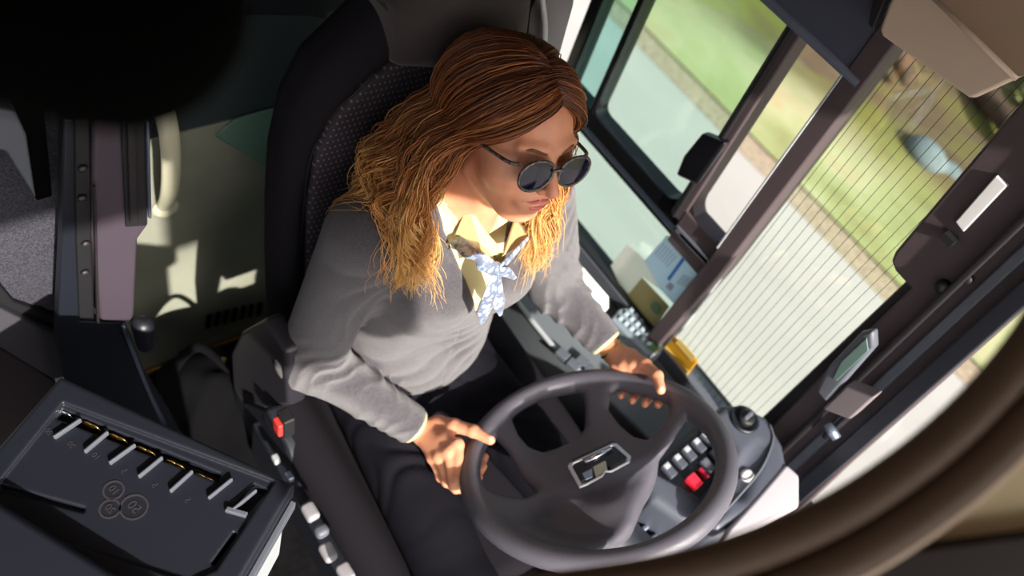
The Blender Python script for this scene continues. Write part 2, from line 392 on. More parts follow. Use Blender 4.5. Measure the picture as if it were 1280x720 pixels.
# ------------------------------------------------------------------ bus shell
struct(slab(-.58, 1.9, -2.2, 1.0, -.08, 0).build('floor', M['floor']))
struct(slab(-.58, 1.9, -2.2, .80, 2.12, 2.18).build('ceiling', M['beige_dark']))
struct(slab(-.58, -.535, -2.2, .26, -.6, .465).build('wall_left', M['dark_plastic']))
struct(slab(-.58, 1.9, .80, .86, 1.85, 2.18).build('wall_front', M['beige_dark']))
wr = struct(slab(-.50, 1.9, -.98, -.925, .775, 2.12).build('wall_rear', M['dark_wall']))
struct(slab(-.58, -.525, -2.2, -.07, 1.5, 2.12).build('wall_left_upper', M['beige_dark']))
struct(slab(1.85, 1.9, -.98, .86, -.6, 1.45).build('wall_right', M['dark_wall']))
struct(slab(-.58, 1.9, .80, .86, -.6, .55).build('wall_front', M['dark_plastic']))
vs = tag(slab(.36, .64, .785, .80, 1.46, 1.86).build('sun_blocker', M['dark_plastic'], None, .01), 'dark board added out of view at the front header to block the sun', 'light blocker')  # unseen board, added to keep the sun off her right shoulder and chest
WX = -.52
def barX(pts, m, parent, name, x0=WX - .02, th=.04, bevel=.004):
    return MB().prism([np.array([x0, p[1], p[2]]) for p in pts], (th, 0, 0)).build(name, m, parent, bevel)
def yz(l): return [(0, y, z) for y, z in l]
w1 = struct(empty('window_1', (WX, -.55, .47)))
barX(yz([(-.93, .46), (-.93, .50), (-.03, .50), (-.03, .46)]), M['grey_plastic'], w1, 'sill')
barX(yz([(-.93, .50), (-.93, .508), (-.25, .508), (-.25, .50)]), M['rubber'], w1, 'sill_gasket', WX - .012, .03, .001)
barX(yz([(-.92, .74), (-.92, .757), (-.25, .757), (-.25, .74)]), M['rubber'], w1, 'lower_gasket', WX - .02, .03)
barX(yz([(-.92, .757), (-.92, .777), (-.25, .777), (-.25, .757)]), M['alu'], w1, 'slide_track', WX - .018, .034)
barX(yz([(-.92, .777), (-.92, .818), (-.25, .818), (-.25, .777)]), M['black_gloss'], w1, 'bottom_rail', WX - .02, .042)
barX(yz([(-.775, .77), (-.775, 1.34), (-.745, 1.34), (-.745, .77)]), M['black_gloss'], w1, 'rear_bar')
barX(yz([(-.668, .80), (-.668, 1.34), (-.653, 1.34), (-.653, .80)]), M['black_gloss'], w1, 'sash_bar')
barX(yz([(-.372, .80), (-.372, 1.34), (-.341, 1.34), (-.341, .80)]), M['brown_plastic'], w1, 'meeting_bar', WX - .02, .045)
barX(yz([(-.366, .80), (-.366, 1.34), (-.355, 1.34), (-.355, .80)]), M['rubber'], w1, 'weather_strip', WX - .02, .05)
def cornerfill(cy, cz, sy, sz, r, m, name):
    pts = [(cy, cz)] + [(cy + sy * (r - r * math.sin(a)), cz + sz * (r - r * math.cos(a))) for a in np.linspace(0, math.pi / 2, 8)]
    barX(yz(pts), m, w1, name, WX - .018, .036, 0)
cornerfill(-.372, .818, -1, 1, .03, M['black_gloss'], 'frame_corner'); cornerfill(-.653, .818, 1, 1, .02, M['black_gloss'], 'frame_corner')
cornerfill(-.341, .83, 1, 1, .035, M['brown_plastic'], 'frame_corner'); cornerfill(-.24, .83, -1, 1, .035, M['brown_plastic'], 'frame_corner')
barX(yz([(-.345, .74), (-.345, .835), (-.235, .835), (-.235, .74)]), M['brown_plastic'], w1, 'latch_plate', WX - .02, .046)
def pane(parent, l, m, name='pane'):
    return MB().prism([(WX - .004, y, z) for y, z in l], (.004, 0, 0)).build(name, m, parent)
M['glass_g'] = glass('green_glass', (.80, .93, .88, 1)); M['glass_c'] = glass('clear_glass', (.96, .97, .96, 1), .04); M['glass_t'] = glass('teal_glass', (.62, .84, .80, 1))
pane(w1, [(-.93, .5), (-.93, .75), (-.25, .75), (-.25, .5)], M['glass_g'])
pane(w1, [(-.745, .8), (-.745, 1.34), (-.668, 1.34), (-.668, .8)], M['glass_t'])
pane(w1, [(-.653, .8), (-.653, 1.34), (-.366, 1.34), (-.366, .8)], M['glass_g'])
pane(w1, [(-.345, .82), (-.345, 1.34), (-.24, 1.34), (-.24, .82)], M['glass_c'])
# latch handle on the meeting bar
lh = barX(pX([(895, 160), (925, 172), (905, 200), (888, 224), (862, 212), (872, 188)], WX), M['black_gloss'], w1, 'latch_handle', WX + .02, .022, .006)
# ribbed lock block at the bottom of the post
mb = MB()
for k in range(4): mb.prism(pX([(843 + 2 * k, 284 + 3 * k), (848 + 2 * k, 281 + 3 * k), (895 + 2 * k, 330 + 3 * k), (890 + 2 * k, 334 + 3 * k)], WX + .026 + .002 * (k % 2)), (.006, 0, 0))
mb.build('latch_rib', M['grey_plastic'], w1, .001)

t1 = struct(empty('trim_1', (WX, -.225, .47)))
barX(yz([(-.255, .46), (-.242, .80), (-.24, 1.45), (-.203, 1.45), (-.205, .8), (-.222, .46)]), M['brown_plastic'], t1, 'pillar', WX - .02, .055)
barX(yz([(-.243, .84), (-.243, 1.28), (-.239, 1.28), (-.239, .84)]), M['light_grey'], t1, 'seal', WX + .01, .027, .001)
w2 = struct(empty('window_2', (WX, -.07, .47)))
pane(w2, [(-.215, .47), (-.215, 1.46), (.14, 1.46), (.14, .47)], glass('heated_glass', (.93, .98, .94, 1), .05))
barX(yz([(.045, .46), (.045, 1.46), (.075, 1.46), (.075, .46)]), M['rubber'], w2, 'gasket', WX - .015, .03)
mb = MB()
for k in range(15):
    y = -.192 + k * .0168; mb.box((WX + .0015, y, .97), (.0012, .0007, .94))
mb.build('heating_wires', M['rubber'], w2)
barX(yz([(-.212, .49), (-.212, 1.4), (-.207, 1.4), (-.207, .49)]), M['light_grey'], w2, 'edge_strip', WX - .002, .006, .001)
# front side pillar (dark plastic cover) with ribs
t2 = struct(empty('trim_2', (WX, .12, .4)))
poly = [(-.07, 2.12), (-.027, 1.5), (.0, 1.105), (.006, 1.087), (.022, 1.079), (.057, 1.077), (.062, .80), (.07, .60), (.09, .45), (.235, .45), (.215, .70), (.187, 1.179), (.17, 1.5), (.13, 2.12)]
barX(yz(poly), M['brown_plastic'], t2, 'pillar_cover', WX - .01, .03, .006)
barX(yz([(.118, .5), (.06, 2.1), (.072, 2.1), (.13, .5)]), M['dark_plastic'], t2, 'rib', WX + .015, .018)
barX(yz([(.148, .5), (.085, 2.1), (.10, 2.1), (.168, .5)]), M['grey_plastic'], t2, 'rib', WX + .015, .012)
barX(yz([(.188, .5), (.115, 2.1), (.14, 2.1), (.22, .5)]), M['navy_plastic'], t2, 'rib', WX + .015, .022)
barX(pX([(1205, 271), (1215, 284), (1270, 226), (1256, 213)], WX), M['white'], t2, 'reflector_strip', WX + .018, .008, .002)
mb = MB().box((WX + .03, .045, 1.195), (.014, .02, .012)); mb.build('clip', M['rubber'], t2)
mb = MB().lathe(np.array([WX + .02, .09, 1.125]), (1, 0, 0), [(.012, 0), (.012, .008), (.005, .012)]).lathe(np.array([WX + .02, .105, 1.165]), (1, 0, 0), [(.008, 0), (.008, .008), (.003, .01)])
mb.build('pillar_screws', M['rubber'], t2, smooth=True)
w3 = struct(empty('window_3', (WX, .5, .5)))
pane(w3, [(.18, .45), (.16, 1.6), (.8, 1.6), (.8, .45)], M['glass_c'])
barX(yz([(.2, .42), (.2, .45), (.8, .45), (.8, .42)]), M['rubber'], w3, 'sill')
# blind and beige cove above
bl = empty('roller_blind', (WX + .02, -.4, 1.276), 'dark blue-grey roller blind above the sliding window', 'blind')
MB().prism([(WX + .02, y, z) for y, z in [(-.95, 1.276), (-.95, 1.5), (-.19, 1.5), (-.214, 1.36), (-.214, 1.276)]], (.012, 0, 0)).build('blind_fabric', M['blind'], bl, .004)
MB().tube([(WX + .03, -.95, 1.28), (WX + .03, -.212, 1.28)], .009, 12).build('hem_bar', M['blind'], bl, smooth=True)
MB().prism(pX([(1099, -10), (1116, -10), (1098, 35), (1092, 28)], WX + .035), (.015, 0, 0)).build('blind_bracket', M['rubber'], bl, .002)
tr = struct(empty('trim_3', (-.42, -.1, 1.4)))
P1 = pX([(1120, -12), (1110, 5), (1098, 38), (1102, 46), (1210, 123), (1218, 123), (1272, 98), (1160, -12)], -.42)
MB().prism(P1, (-.03, 0, 0)).build('cove_panel', M['beige'], tr, .006)
A = pX([(1272, 98), (1160, -12)], -.42); 
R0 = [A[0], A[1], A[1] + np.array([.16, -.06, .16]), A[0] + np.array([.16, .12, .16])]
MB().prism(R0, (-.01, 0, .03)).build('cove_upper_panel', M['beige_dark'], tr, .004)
MB().tube([A[0], A[1]], .005, 8).build('cove_ridge', M['beige'], tr, smooth=True)

# ------------------------------------------------------------------ partition behind the seat
YP = -.92
pt = struct(empty('partition', (.4, YP, 0)))
MB().prism([(-.5, YP, .0), (1.2, YP, .0), (1.2, YP, .775), (-.5, YP, .775)], (0, -.03, 0)).build('lower_panel', M['partition'], pt, .003)
MB().prism(pY([(268, 168), (292, 147), (340, 134), (345, 215)], YP), (0, .006, 0)).build('upper_patch', M['teal'], pt, .002)
mb = MB()
for k in range(7):
    x, y = 260 + k * 10.5, 400 - k * 2.6
    mb.prism(pY([(x - 3, y + 9), (x + 2, y + 8), (x + 5, y - 8), (x, y - 7)], YP), (0, .004, 0))
mb.build('vent_slots', M['black'], pt)
MB().tube(smooth_path([pl(168, 468, 1, YP + .01) * np.array([1, 1, 0]) + np.array([0, 0, .012]), pl(250, 446, 1, YP + .01) * np.array([1, 1, 0]) + np.array([0, 0, .012]), (0, YP + .01, .012)], 4), .011, 8).build('lit_floor_edge', M['brass'], pt, smooth=True)  # warm light along the floor edge, put in as a brass tube
# curved cream grab handle on the partition
hd = empty('grab_handle', pl(212, 240, 1, YP + .02), 'curved cream grab handle on the partition beside the dark column', 'handle')
HP = smooth_path([pl(200, 120, 1, -.86), pl(211, 165, 1, -.83), pl(214, 205, 1, -.83), pl(212, 240, 1, -.85), pl(206, 258, 1, YP)], 6)
MB().tube(HP, .017, 14, flat=.6).build('grip', M['cream'], hd, smooth=True)
MB().lathe(pl(206, 258, 1, YP), (0, 1, 0), [(.026, 0), (.026, .006), (.018, .012)]).build('mount', M['cream'], hd, smooth=True)
tag(MB().prism(pY([(414, 6), (424, -4), (438, -2), (436, 10), (426, 13)], -.9), (0, .02, 0)).build('warning_tag', M['yellow'], None, .003), 'small yellow tag on the dark wall above the seat shoulder', 'tag')
MB_ = MB().prism(pY([(292, 6), (300, -20), (440, -30), (430, 2), (404, 4), (398, 12), (380, 8)], -.9), (0, .03, 0))
tag(MB_.build('wall_box', M['navy_plastic'], None, .006), 'dark box on the wall above the seat shoulder', 'box')

# ------------------------------------------------------------------ cab door and column at the left
YL = -.60
cdn = empty('cab_door_column', pl(150, 400, 1, YL), 'purple-black plastic column with recessed slot beside the partition', 'column')
col_poly = pY([(118, 150), (116, 200), (116, 300), (126, 402), (168, 404), (173, 300), (186, 282), (187, 150)], YL)
MB().prism(col_poly, (0, -.05, 0)).build('column_body', mat('purple_plastic', C3(62, 54, 64), .5), cdn, .006)
MB().prism(pY([(150, 150), (156, 282), (182, 280), (180, 150)], YL + .001), (0, .004, 0)).build('slot_frame', M['rubber'], cdn, .002)
MB().prism(pY([(157, 150), (161, 276), (171, 276), (168, 150)], YL + .005), (0, .006, 0)).build('slot_insert', M['dark_plastic'], cdn, .002)
MB().prism(pY([(181, 150), (184, 270), (188, 270), (185, 150)], YL + .004), (0, .006, 0)).build('slot_edge', M['alu'], cdn, .002)
MB().prism(pY([(115, 230), (120, 402), (123, 402), (118, 230)], YL + .004), (0, .006, 0)).build('edge_strip', M['dark_plastic'], cdn, .001)
lc_ = pl(180, 418, 1, YL + .02)
kn = sdf_obj('latch_lever', lambda P: smax(rc(P, lc_ + (0, 0, .025), lc_ - (0, 0, .030), .017, .014), -(P[:, 0] - lc_[0] - .012) * -1 - .02, .01), lc_ - .1, lc_ + .1, .003, M['navy_plastic'])
tag(kn, 'rounded dark latch lever at the foot of the column', 'lever')
hg = empty('door_hinge', pl(105, 400, 1, YL), 'black hinge strip with screws left of the column', 'hinge')
MB().prism(pY([(94, 150), (96, 300), (100, 400), (118, 402), (114, 300), (112, 150)], YL - .005), (0, -.03, 0)).build('hinge_strip', M['rubber'], hg, .002)
for sx, sy in [(103, 210), (102, 247), (107, 304), (106, 340)]:
    MB().lathe(pl(sx, sy, 1, YL - .004), (0, 1, 0), [(.006, 0), (.006, .003), (.004, .005)], 12).build('screw', M['dark_plastic'], hg, smooth=True)
bd = empty('cab_door', pl(80, 450, 1, YL), 'dark navy cab door leaf running down behind the coin tray', 'door')
MB().prism(pY([(80, 150), (78, 300), (72, 420), (82, 470), (100, 560), (240, 560), (180, 462), (158, 404), (100, 402), (96, 300), (96, 150)], YL - .012), (0, -.02, 0)).build('door_leaf', M['navy_plastic'], bd, .003)
MB().tube(smooth_path(pY([(154, 406), (166, 440), (184, 486), (205, 530)], YL - .01), 6), .004, 8).build('door_edge', M['alu'], bd, smooth=True)
# passenger side carpeted panels
sp = empty('carpeted_panel', pl(30, 400, 1, -.68), 'speckled grey carpeted side panel with dark rubber edging at the left', 'panel')
MB().prism(pY([(-60, 60), (-60, 372), (0, 376), (40, 400), (90, 412), (92, 120), (60, 60)], -.68), (0, -.04, 0)).build('panel_board', M['carpet'], sp, .005)
MB().prism(pY([(-60, 352), (0, 356), (18, 378), (82, 400), (84, 420), (40, 404), (0, 384), (-60, 378)], -.67), (0, -.03, 0)).build('rubber_edging', M['rubber'], sp, .004)
MB().prism(pY([(-40, 130), (20, 140), (34, 170), (46, 250), (8, 190), (-40, 180)], -.64), (0, -.03, 0)).build('trim_corner', M['grey_plastic'], sp, .004)
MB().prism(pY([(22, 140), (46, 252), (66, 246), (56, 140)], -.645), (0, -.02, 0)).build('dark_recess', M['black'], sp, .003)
lp = empty('lower_kick_panel', pl(30, 450, 1, -.66), 'dark grey lower panel under the carpeted board', 'panel')
MB().prism(pY([(-60, 374), (0, 386), (45, 408), (84, 424), (92, 470), (60, 476), (-60, 410)], -.655), (0, -.02, 0)).build('kick_board', mat('dull_grey', C3(56, 54, 62), .7), lp, .004)
MB().prism(pY([(-60, 408), (0, 436), (70, 478), (100, 560), (-60, 560)], -.65), (0, -.02, 0)).build('kick_carpet', mat('dark_carpet', C3(34, 26, 30), .95, bump=(300, .8), var=.4, varscale=300), lp, .004)

# ------------------------------------------------------------------ coin tray
TO = np.array([.637, -.447, .9]); TA = np.array([-.571, .821, 0]); TB = np.array([.821, .571, 0]); TZ = np.array([0, 0, 1.])
def T(a, b, z=0): return TO + a * TA + b * TB + z * TZ
TR = np.stack([TA, TB, TZ], 1)
ct = empty('coin_tray', T(.15, .08, -.06), 'black plastic coin tray with slots and coin symbols at lower left', 'coin tray')
def traybody(P):
    q = (P - TO.astype(f4)) @ TR.astype(f4); a, b, z = q[:, 0], q[:, 1], q[:, 2]
    d = extr(poly2(a, b, [(.0, .0), (.336, .0), (.336, .26), (0, .26)]) , z + .0275, .0275, .006)
    d = smax(d, -np.maximum(poly2(a, b, [(.026, .030), (.311, .008), (.305, .135), (.285, .16), (.03, .19)]), -(z + .006)), .002)
    d = smax(d, -np.maximum(poly2(a, b, [(.028, .036), (.245, .026), (.250, .037), (.03, .05)]), -(z + .022)), .002)     # coin channel
    d = smax(d, -np.maximum(poly2(a, b, [(.288, .020), (.308, .02), (.302, .062), (.282, .062)]), -(z + .03)), .002)
    d = smax(d, -np.maximum(poly2(a, b, [(.298, .085), (.304, .085), (.300, .130), (.294, .130)]), -(z + .03)), .002)
    d = smax(d, -np.maximum(poly2(a, b, [(.03, .148), (.13, .132), (.132, .138), (.03, .156)]), -(z + .016)), .002)
    return d
bb = np.array([T(a, b) for a in (0, .336) for b in (0, .26)])
sdf_obj('tray_body', traybody, (bb[:, 0].min() - .02, bb[:, 1].min() - .02, .83), (bb[:, 0].max() + .02, bb[:, 1].max() + .02, .92), .0018, M['navy_plastic'], ct)
for a0, a1 in [(.058, .046), (.096, .088), (.134, .122), (.172, .162), (.214, .205), (.262, .250), (.296, .284)]:
    b0 = .04 if a0 < .25 else .028
    MB().prism([T(a0 - .0018, b0, -.007), T(a0 + .0018, b0, -.007), T(a1 + .0018, b0 + .034, -.007), T(a1 - .0018, b0 + .034, -.007)], (0, 0, .009)).build('divider', M['grey_plastic'], ct, .0012)
MB().prism([T(.276, .062, -.007), T(.302, .058, -.007), T(.302, .064, -.007), T(.276, .068, -.007)], (0, 0, .008)).build('stop_bar', M['grey_plastic'], ct, .001)
inkm = mat('embossed_mark', C3(44, 40, 46), .6)
def ring(a, b, r, wd=.0022):
    MB().lathe(T(a, b, -.0062), (0, 0, 1), [(r - wd, 0), (r - wd, .0012), (r, .0012), (r, 0)], 40).build('coin_ring', inkm, ct)
def glyph(txt, a, b, size, mirror=True, name='coin_mark'):
    cu = bpy.data.curves.new('t', 'FONT'); cu.body = txt; cu.size = size; cu.extrude = .0004; cu.align_x = 'CENTER'; cu.align_y = 'CENTER'
    o = bpy.data.objects.new('t', cu); COL.objects.link(o); bpy.context.view_layer.update()
    me = bpy.data.meshes.new_from_object(o.evaluated_get(bpy.context.evaluated_depsgraph_get())); bpy.data.objects.remove(o)
    co = np.array([v.co[:] for v in me.vertices]); fs = [tuple(p.vertices) for p in me.polygons]
    X = -TA if mirror else TA
    r = .5; ang = .35; ca, sa = math.cos(ang), math.sin(ang)
    V = [T(a, b, -.0055) + (ca * v[0] - sa * v[1]) * X - (sa * v[0] + ca * v[1]) * TB + v[2] * TZ for v in co]
    link(name, V, fs, inkm, ct)
ring(.145, .100, .0125); ring(.155, .1215, .0125); ring(.178, .108, .0165)
glyph('50', .178, .108, .016); glyph('20', .155, .1215, .0125); glyph('10', .145, .100, .0125)
for a, b, s in [(.034, .069, '20'), (.067, .072, '20'), (.101, .072, '10')]: glyph(s, a, b, .010)
for a, b in [(.141, .074), (.183, .074), (.228, .074)]: glyph('5', a, b, .011)
def coins():
    for i, (a, col) in enumerate([(.034, 'chrome'), (.066, 'brass'), (.074, 'brass'), (.103, 'brass'), (.112, 'brass'), (.142, 'brass'), (.152, 'brass'), (.183, 'brass'), (.193, 'brass'), (.225, 'brass'), (.236, 'brass')]):
        c = T(a, .0405, -.016); o = MB().lathe(c - TB * .001, (TB + .25 * TZ), [(.0095, -.001), (.0102, 0), (.0095, .001)], 24).build('coin', M[col], None, smooth=True)
        lb = 'silver-coloured coin in the first slot of the tray' if i == 0 else 'brass-coloured coin standing in the channel of the black tray'
        tag(o, lb, 'coin', None if i == 0 else 'brass coins in the coin tray')
coins()
MB().prism([T(.337, .01, -.03), T(.337, .24, -.03), T(.337, .24, -.05), T(.337, .01, -.05)], (-.004, .006, 0)).build('side_plate', M['grey_plastic'], ct, .001)
sb = tag(MB().prism([T(.30, .03, -.056), T(.34, .03, -.056), T(.345, .26, -.056), T(.30, .26, -.056)], (0, 0, -.12)).build('lit_tray_side', M['light_grey'], None, .006), 'lit side of the coin tray, put in as a pale grey box under its corner', 'box')  # lit side of the tray, its brightness put into the pale grey
fb = tag(MB().prism([T(.02, .17, -.03), T(.30, .20, -.03), T(.34, .40, -.03), T(.02, .40, -.03)], (0, 0, .06)).build('ticket_machine_base', M['navy_plastic'], None, .01), 'dark box in front of the coin tray in the lower left corner', 'box')
tag(MB().prism([T(.05, .03, -.06), T(.29, .03, -.06), T(.29, .25, -.06), T(.05, .25, -.06)], (0, 0, -.84)).build('tray_pedestal', M['black'], None, .004), 'black pedestal carrying the coin tray', 'pedestal')

# black bag and clutter beside the seat
def bagf(P):
    c = pl(255, 500, 2, .22); d = ell(P, c, (.10, .11, .14)); d = smin(d, ell(P, c + np.array([-.06, .08, -.04]), (.08, .1, .12)), .05)
    d = smin(d, ell(P, (c[0], c[1], .08), (.14, .16, .09)), .06)
    return d + .008 * np.sin(38 * P[:, 0] + 12 * P[:, 2]) * np.sin(26 * P[:, 2] + 5 * np.sin(20 * P[:, 1]))
cb = pl(255, 500, 2, .22)
bag = empty('black_bag', (cb[0], cb[1], 0), 'crumpled black bag on the floor between seat and coin tray', 'bag')
sdf_obj('bag_body', bagf, (cb[0] - .25, cb[1] - .3, -.02), (cb[0] + .25, cb[1] + .3, .42), .006, mat('black_nylon', C3(7, 7, 10), .9, spec=.08, bump=(60, .4)), bag)
MB().tube(smooth_path([cb + v for v in [np.array([-.05, .02, .12]), np.array([0, -.02, .19]), np.array([.06, -.01, .13]), np.array([.09, .03, .02])]], 6), .010, 8, flat=.4).build('strap', bpy.data.materials['black_nylon'], bag, smooth=True)
MB().lathe(cb + np.array([-.045, .0, .135]), (.5, .6, .6), [(.008, 0), (.008, .006), (.003, .009)], 16).build('snap', M['brass'], bag, smooth=True)

# ------------------------------------------------------------------ driver seat
seat = empty('driver_seat', (.05, -.45, 0), 'dark high-backed driver seat with dotted centre panel, person sitting on it', 'seat')
SP = [(.278, .50), (.275, .80), (.268, 1.02), (.252, 1.11), (.222, 1.175), (.165, 1.225), (.13, 1.26), (.09, 1.33), (-.03, 1.38), (-.10, 1.31), (-.175, 1.245), (-.205, 1.17), (-.215, 1.0), (-.22, .5)]
PP = [(.232, .62), (.232, .93), (.224, 1.04), (.200, 1.10), (.155, 1.15), (.105, 1.18), (.0, 1.18), (-.06, 1.175), (-.13, 1.14), (-.16, 1.05), (-.165, .62)]
def backf(P):
    x, y, z = P.T; yy = y + .602 + .02 * np.clip((z - .9) / .4, -1, 1) - .03 * np.clip((.9 - z) / .4, 0, 1)
    d = extr(poly2(x, z, SP) + .0, yy, .054, .045)
    rec = np.maximum(poly2(x, z, PP), -(yy - .034)) ; d = smax(d, -rec, .035)
    hr = np.maximum(np.abs(x - .04) - .075, np.abs(z - 1.28) - .09)
    return d
sdf_obj('backrest', backf, (-.27, -.75, .45), (.36, -.48, 1.45), .005, M['seat'], seat)
def panf(P):
    x, y, z = P.T; yy = y + .62 + .02 * np.clip((z - .9) / .4, -1, 1) - .03 * np.clip((.9 - z) / .4, 0, 1)
    return extr(poly2(x, z, PP) + .005, yy - .045, .016, .008)
sdf_obj('centre_panel', panf, (-.25, -.65, .55), (.32, -.5, 1.25), .004, M['pattern'], seat)
def hrf(P):
    x, y, z = P.T; yy = y + .60
    d = extr(poly2(x, z, [(.125, 1.19), (.14, 1.29), (.10, 1.37), (-.02, 1.37), (-.09, 1.31), (-.12, 1.18), (.0, 1.15)]), yy, .075, .05); return d
sdf_obj('headrest', hrf, (-.2, -.72, 1.1), (.2, -.48, 1.45), .005, mat('headrest_fabric', C3(44, 36, 37), .92, bump=(1200, .3), sheen=.2), seat)
sdf_obj('side_wing', lambda P: rc(P, (-.180, -.585, 1.10), (-.160, -.585, 1.225), .042, .046), (-.3, -.7, 1.0), (-.05, -.5, 1.32), .004, M['grey_trim'], seat)
MB().tube(smooth_path([(-.105, -.55, 1.285), (-.13, -.535, 1.21), (-.15, -.53, 1.12)], 6), .005, 8).build('piping', M['piping'], seat, smooth=True)
def seam(pts, nm='seam'): MB().tube(smooth_path(pts, 6), .0016, 6).build(nm, M['rubber'], seat, smooth=True)
seam([(.236, -.553, .75), (.236, -.562, .96), (.228, -.566, 1.05), (.203, -.568, 1.11), (.155, -.569, 1.155), (.125, -.57, 1.2), (.118, -.565, 1.25), (.16, -.575, 1.30)])
def cushf(P):
    d = rbox(P, (.05, -.26, .40), (.24, .29, .055), .04)
    for s in (-1, 1): d = smin(d, rc(P, (.05 + s * .232, -.47, .45), (.05 + s * .228, .0, .44), .048, .042), .03)
    return d
sdf_obj('seat_cushion', cushf, (-.28, -.62, .33), (.4, .12, .58), .005, M['seat'], seat)
MB().prism([(.31, y, z) for y, z in [(-.50, .40), (.05, .40), (.05, .30), (-.50, .26)]], (.03, 0, 0)).build('side_rail', M['navy_plastic'], seat, .006)
MB().box((.05, -.3, .2), (.34, .4, .38)).build('pedestal', M['rubber'], seat, .02)
hpoly = [(288, 440), (300, 415), (330, 398), (356, 440), (360, 508), (330, 512), (302, 500), (290, 480)]
MB().prism(pX(hpoly, .335), (-.035, 0, 0)).build('hinge_cover', mat('hinge_plastic', C3(42, 40, 48), .45), seat, .01)
MB().prism(pX([(290, 478), (302, 500), (332, 512), (358, 560), (375, 610), (352, 612), (322, 566), (298, 520)], .328), (-.03, 0, 0)).build('side_shield', M['navy_plastic'], seat, .008)
MB().prism(pX([(304, 488), (316, 494), (318, 504), (305, 505)], .3365), (-.004, 0, 0)).build('shield_notch', M['black'], seat)
bk = empty('seatbelt_buckle', pl(351, 530, 0, .335), None, None); bk.parent = seat; bk.matrix_parent_inverse = wmat(seat).inverted()
c = pl(352, 531, 0, .345)
Yr = (pl(352, 551, 0, .345) - c); Yr /= np.linalg.norm(Yr); Xr = np.cross(Yr, (1, 0, 0)); Xr /= np.linalg.norm(Xr); Rb = np.stack([np.array([1, 0, 0]), Xr, Yr], 1)
MB().box(c - np.array([.008, 0, 0]), (.022, .030, .052), Rb).build('buckle_housing', M['rubber'], bk, .004)
MB().box(c + np.array([.006, 0, -.002]), (.010, .022, .034), Rb).build('buckle_button', M['red_buckle'], bk, .003)
for i, (x, y) in enumerate([(345, 574), (362, 596)]):
    MB().box(pl(x, y, 0, .345), (.012, .018, .014), Rb).build('latch_piece', M['light_grey'] if i == 0 else M['alu'], seat, .003)
for i, (x, y, s) in enumerate([(392, 640, 0), (406, 664, 1), (414, 690, 0), (436, 716, 0)]):
    MB().box(pl(x - 4, y, 0, .355), (.024, .036 if s == 0 else .022, .022), Rb).build('adjuster_knob', M['grey_plastic'] if s else mat('knob_grey', C3(140, 138, 144), .5), seat, .008)
# seat suspension bellows
mb = MB()
for k in range(5): mb.box((.05, -.28, .04 + k * .045), (.40 - .02 * (k % 2), .46, .03))
mb.build('bellows', M['rubber'], seat, .01)

# ------------------------------------------------------------------ steering wheel
WC = np.array([-.052, -.035, .719]); tau, phi = .525, .098
WN = np.array([math.sin(phi), -math.sin(tau) * math.cos(phi), math.cos(tau) * math.cos(phi)]); WN /= np.linalg.norm(WN)
WU = np.cross(WN, [0, 1, 0.]); WU /= np.linalg.norm(WU); WV = np.cross(WN, WU); WR = np.stack([WU, WV, WN], 1)
def Wp(u, v, h=0): return WC + u * WU + v * WV + h * WN
def onW(pts, h):
    out = []
    for x, y in pts:
        r = ray(x, y); t = ((WC + h * WN - CAM) @ WN) / (r @ WN); q = CAM + t * r - WC; out.append((q @ WU, q @ WV))
    return out
RC, RR = .2165, .0185
slA = onW([(638, 524), (642, 512), (655, 503), (673, 497), (700, 493), (720, 491), (729, 495), (731, 506), (729, 528), (716, 543), (695, 552), (677, 557), (660, 553), (648, 543)], -.012)
slB = onW([(760, 508), (763, 494), (774, 488), (790, 492), (812, 498), (834, 506), (837, 514), (831, 526), (809, 542), (793, 538), (775, 524)], -.012)
opC = onW([(590, 585), (597, 558), (618, 549), (634, 562), (652, 590), (670, 606), (655, 618), (632, 621), (608, 617), (594, 600)], -.012)
opD = onW([(858, 526), (885, 546), (902, 576), (899, 610), (884, 636), (860, 662), (832, 680), (790, 696), (735, 699), (762, 672), (786, 640), (802, 602), (824, 562)], -.012)
PLa, PLb = [np.array(p) for p in onW([(640, 622), (850, 542)], 0)]
PLn = np.array([PLb[1] - PLa[1], -(PLb[0] - PLa[0])]); PLn /= np.linalg.norm(PLn)
if PLn @ (np.array(onW([(720, 680)], 0)[0]) - PLa) < 0: PLn = -PLn
def wheelf(P):
    q = (P - WC.astype(f4)) @ WR.astype(f4); u, v, h = q.T; r = np.sqrt(u * u + v * v)
    rim = np.sqrt((r - RC) ** 2 + h * h) - RR
    s = np.clip((r - .10) / (RC - .10), 0, 1); s = s * s * (3 - 2 * s)
    h0 = -.030 + .030 * s + .020 * np.exp(-((u + .02) ** 2 + (v + .055) ** 2) / .0045)
    lv = (u - PLa[0]) * PLn[0] + (v - PLa[1]) * PLn[1]; lv = np.clip(lv / .045, 0, 1); h0 = h0 - .030 * lv * lv * (3 - 2 * lv) * (1 - s)
    pad = extr(r - RC, h - h0 + .004, .014, .006)
    cut = np.minimum(np.minimum(poly2(u, v, slA), poly2(u, v, slB)), np.minimum(poly2(u, v, opC), poly2(u, v, opD)))
    pad = smax(pad, -cut, .018)
    hub = ell(P, Wp(-.02, -.03, -.058), (.11, .10, .035), WR)
    hub = smax(hub, -(cut - .004), .012)
    pad = smin(pad, hub, .02)
    return smin(rim, pad, .012)
wl = empty('steering_wheel', Wp(0, 0, -.05), 'large dark grey steering wheel with silver framed badge', 'steering wheel')
sdf_obj('rim_and_pad', wheelf, WC - np.array([.26, .26, .2]), WC + np.array([.26, .26, .2]), .0026, M['wheel'], wl)
def onPad(pts, h): return [Wp(u, v, h) for u, v in onW(pts, h)]
bo = [(710, 585), (712, 581), (766, 556), (771, 556), (789, 572), (787, 579), (765, 591), (757, 591), (753, 597), (730, 609), (724, 611)]
cen = np.mean(bo, 0)
hb = .009
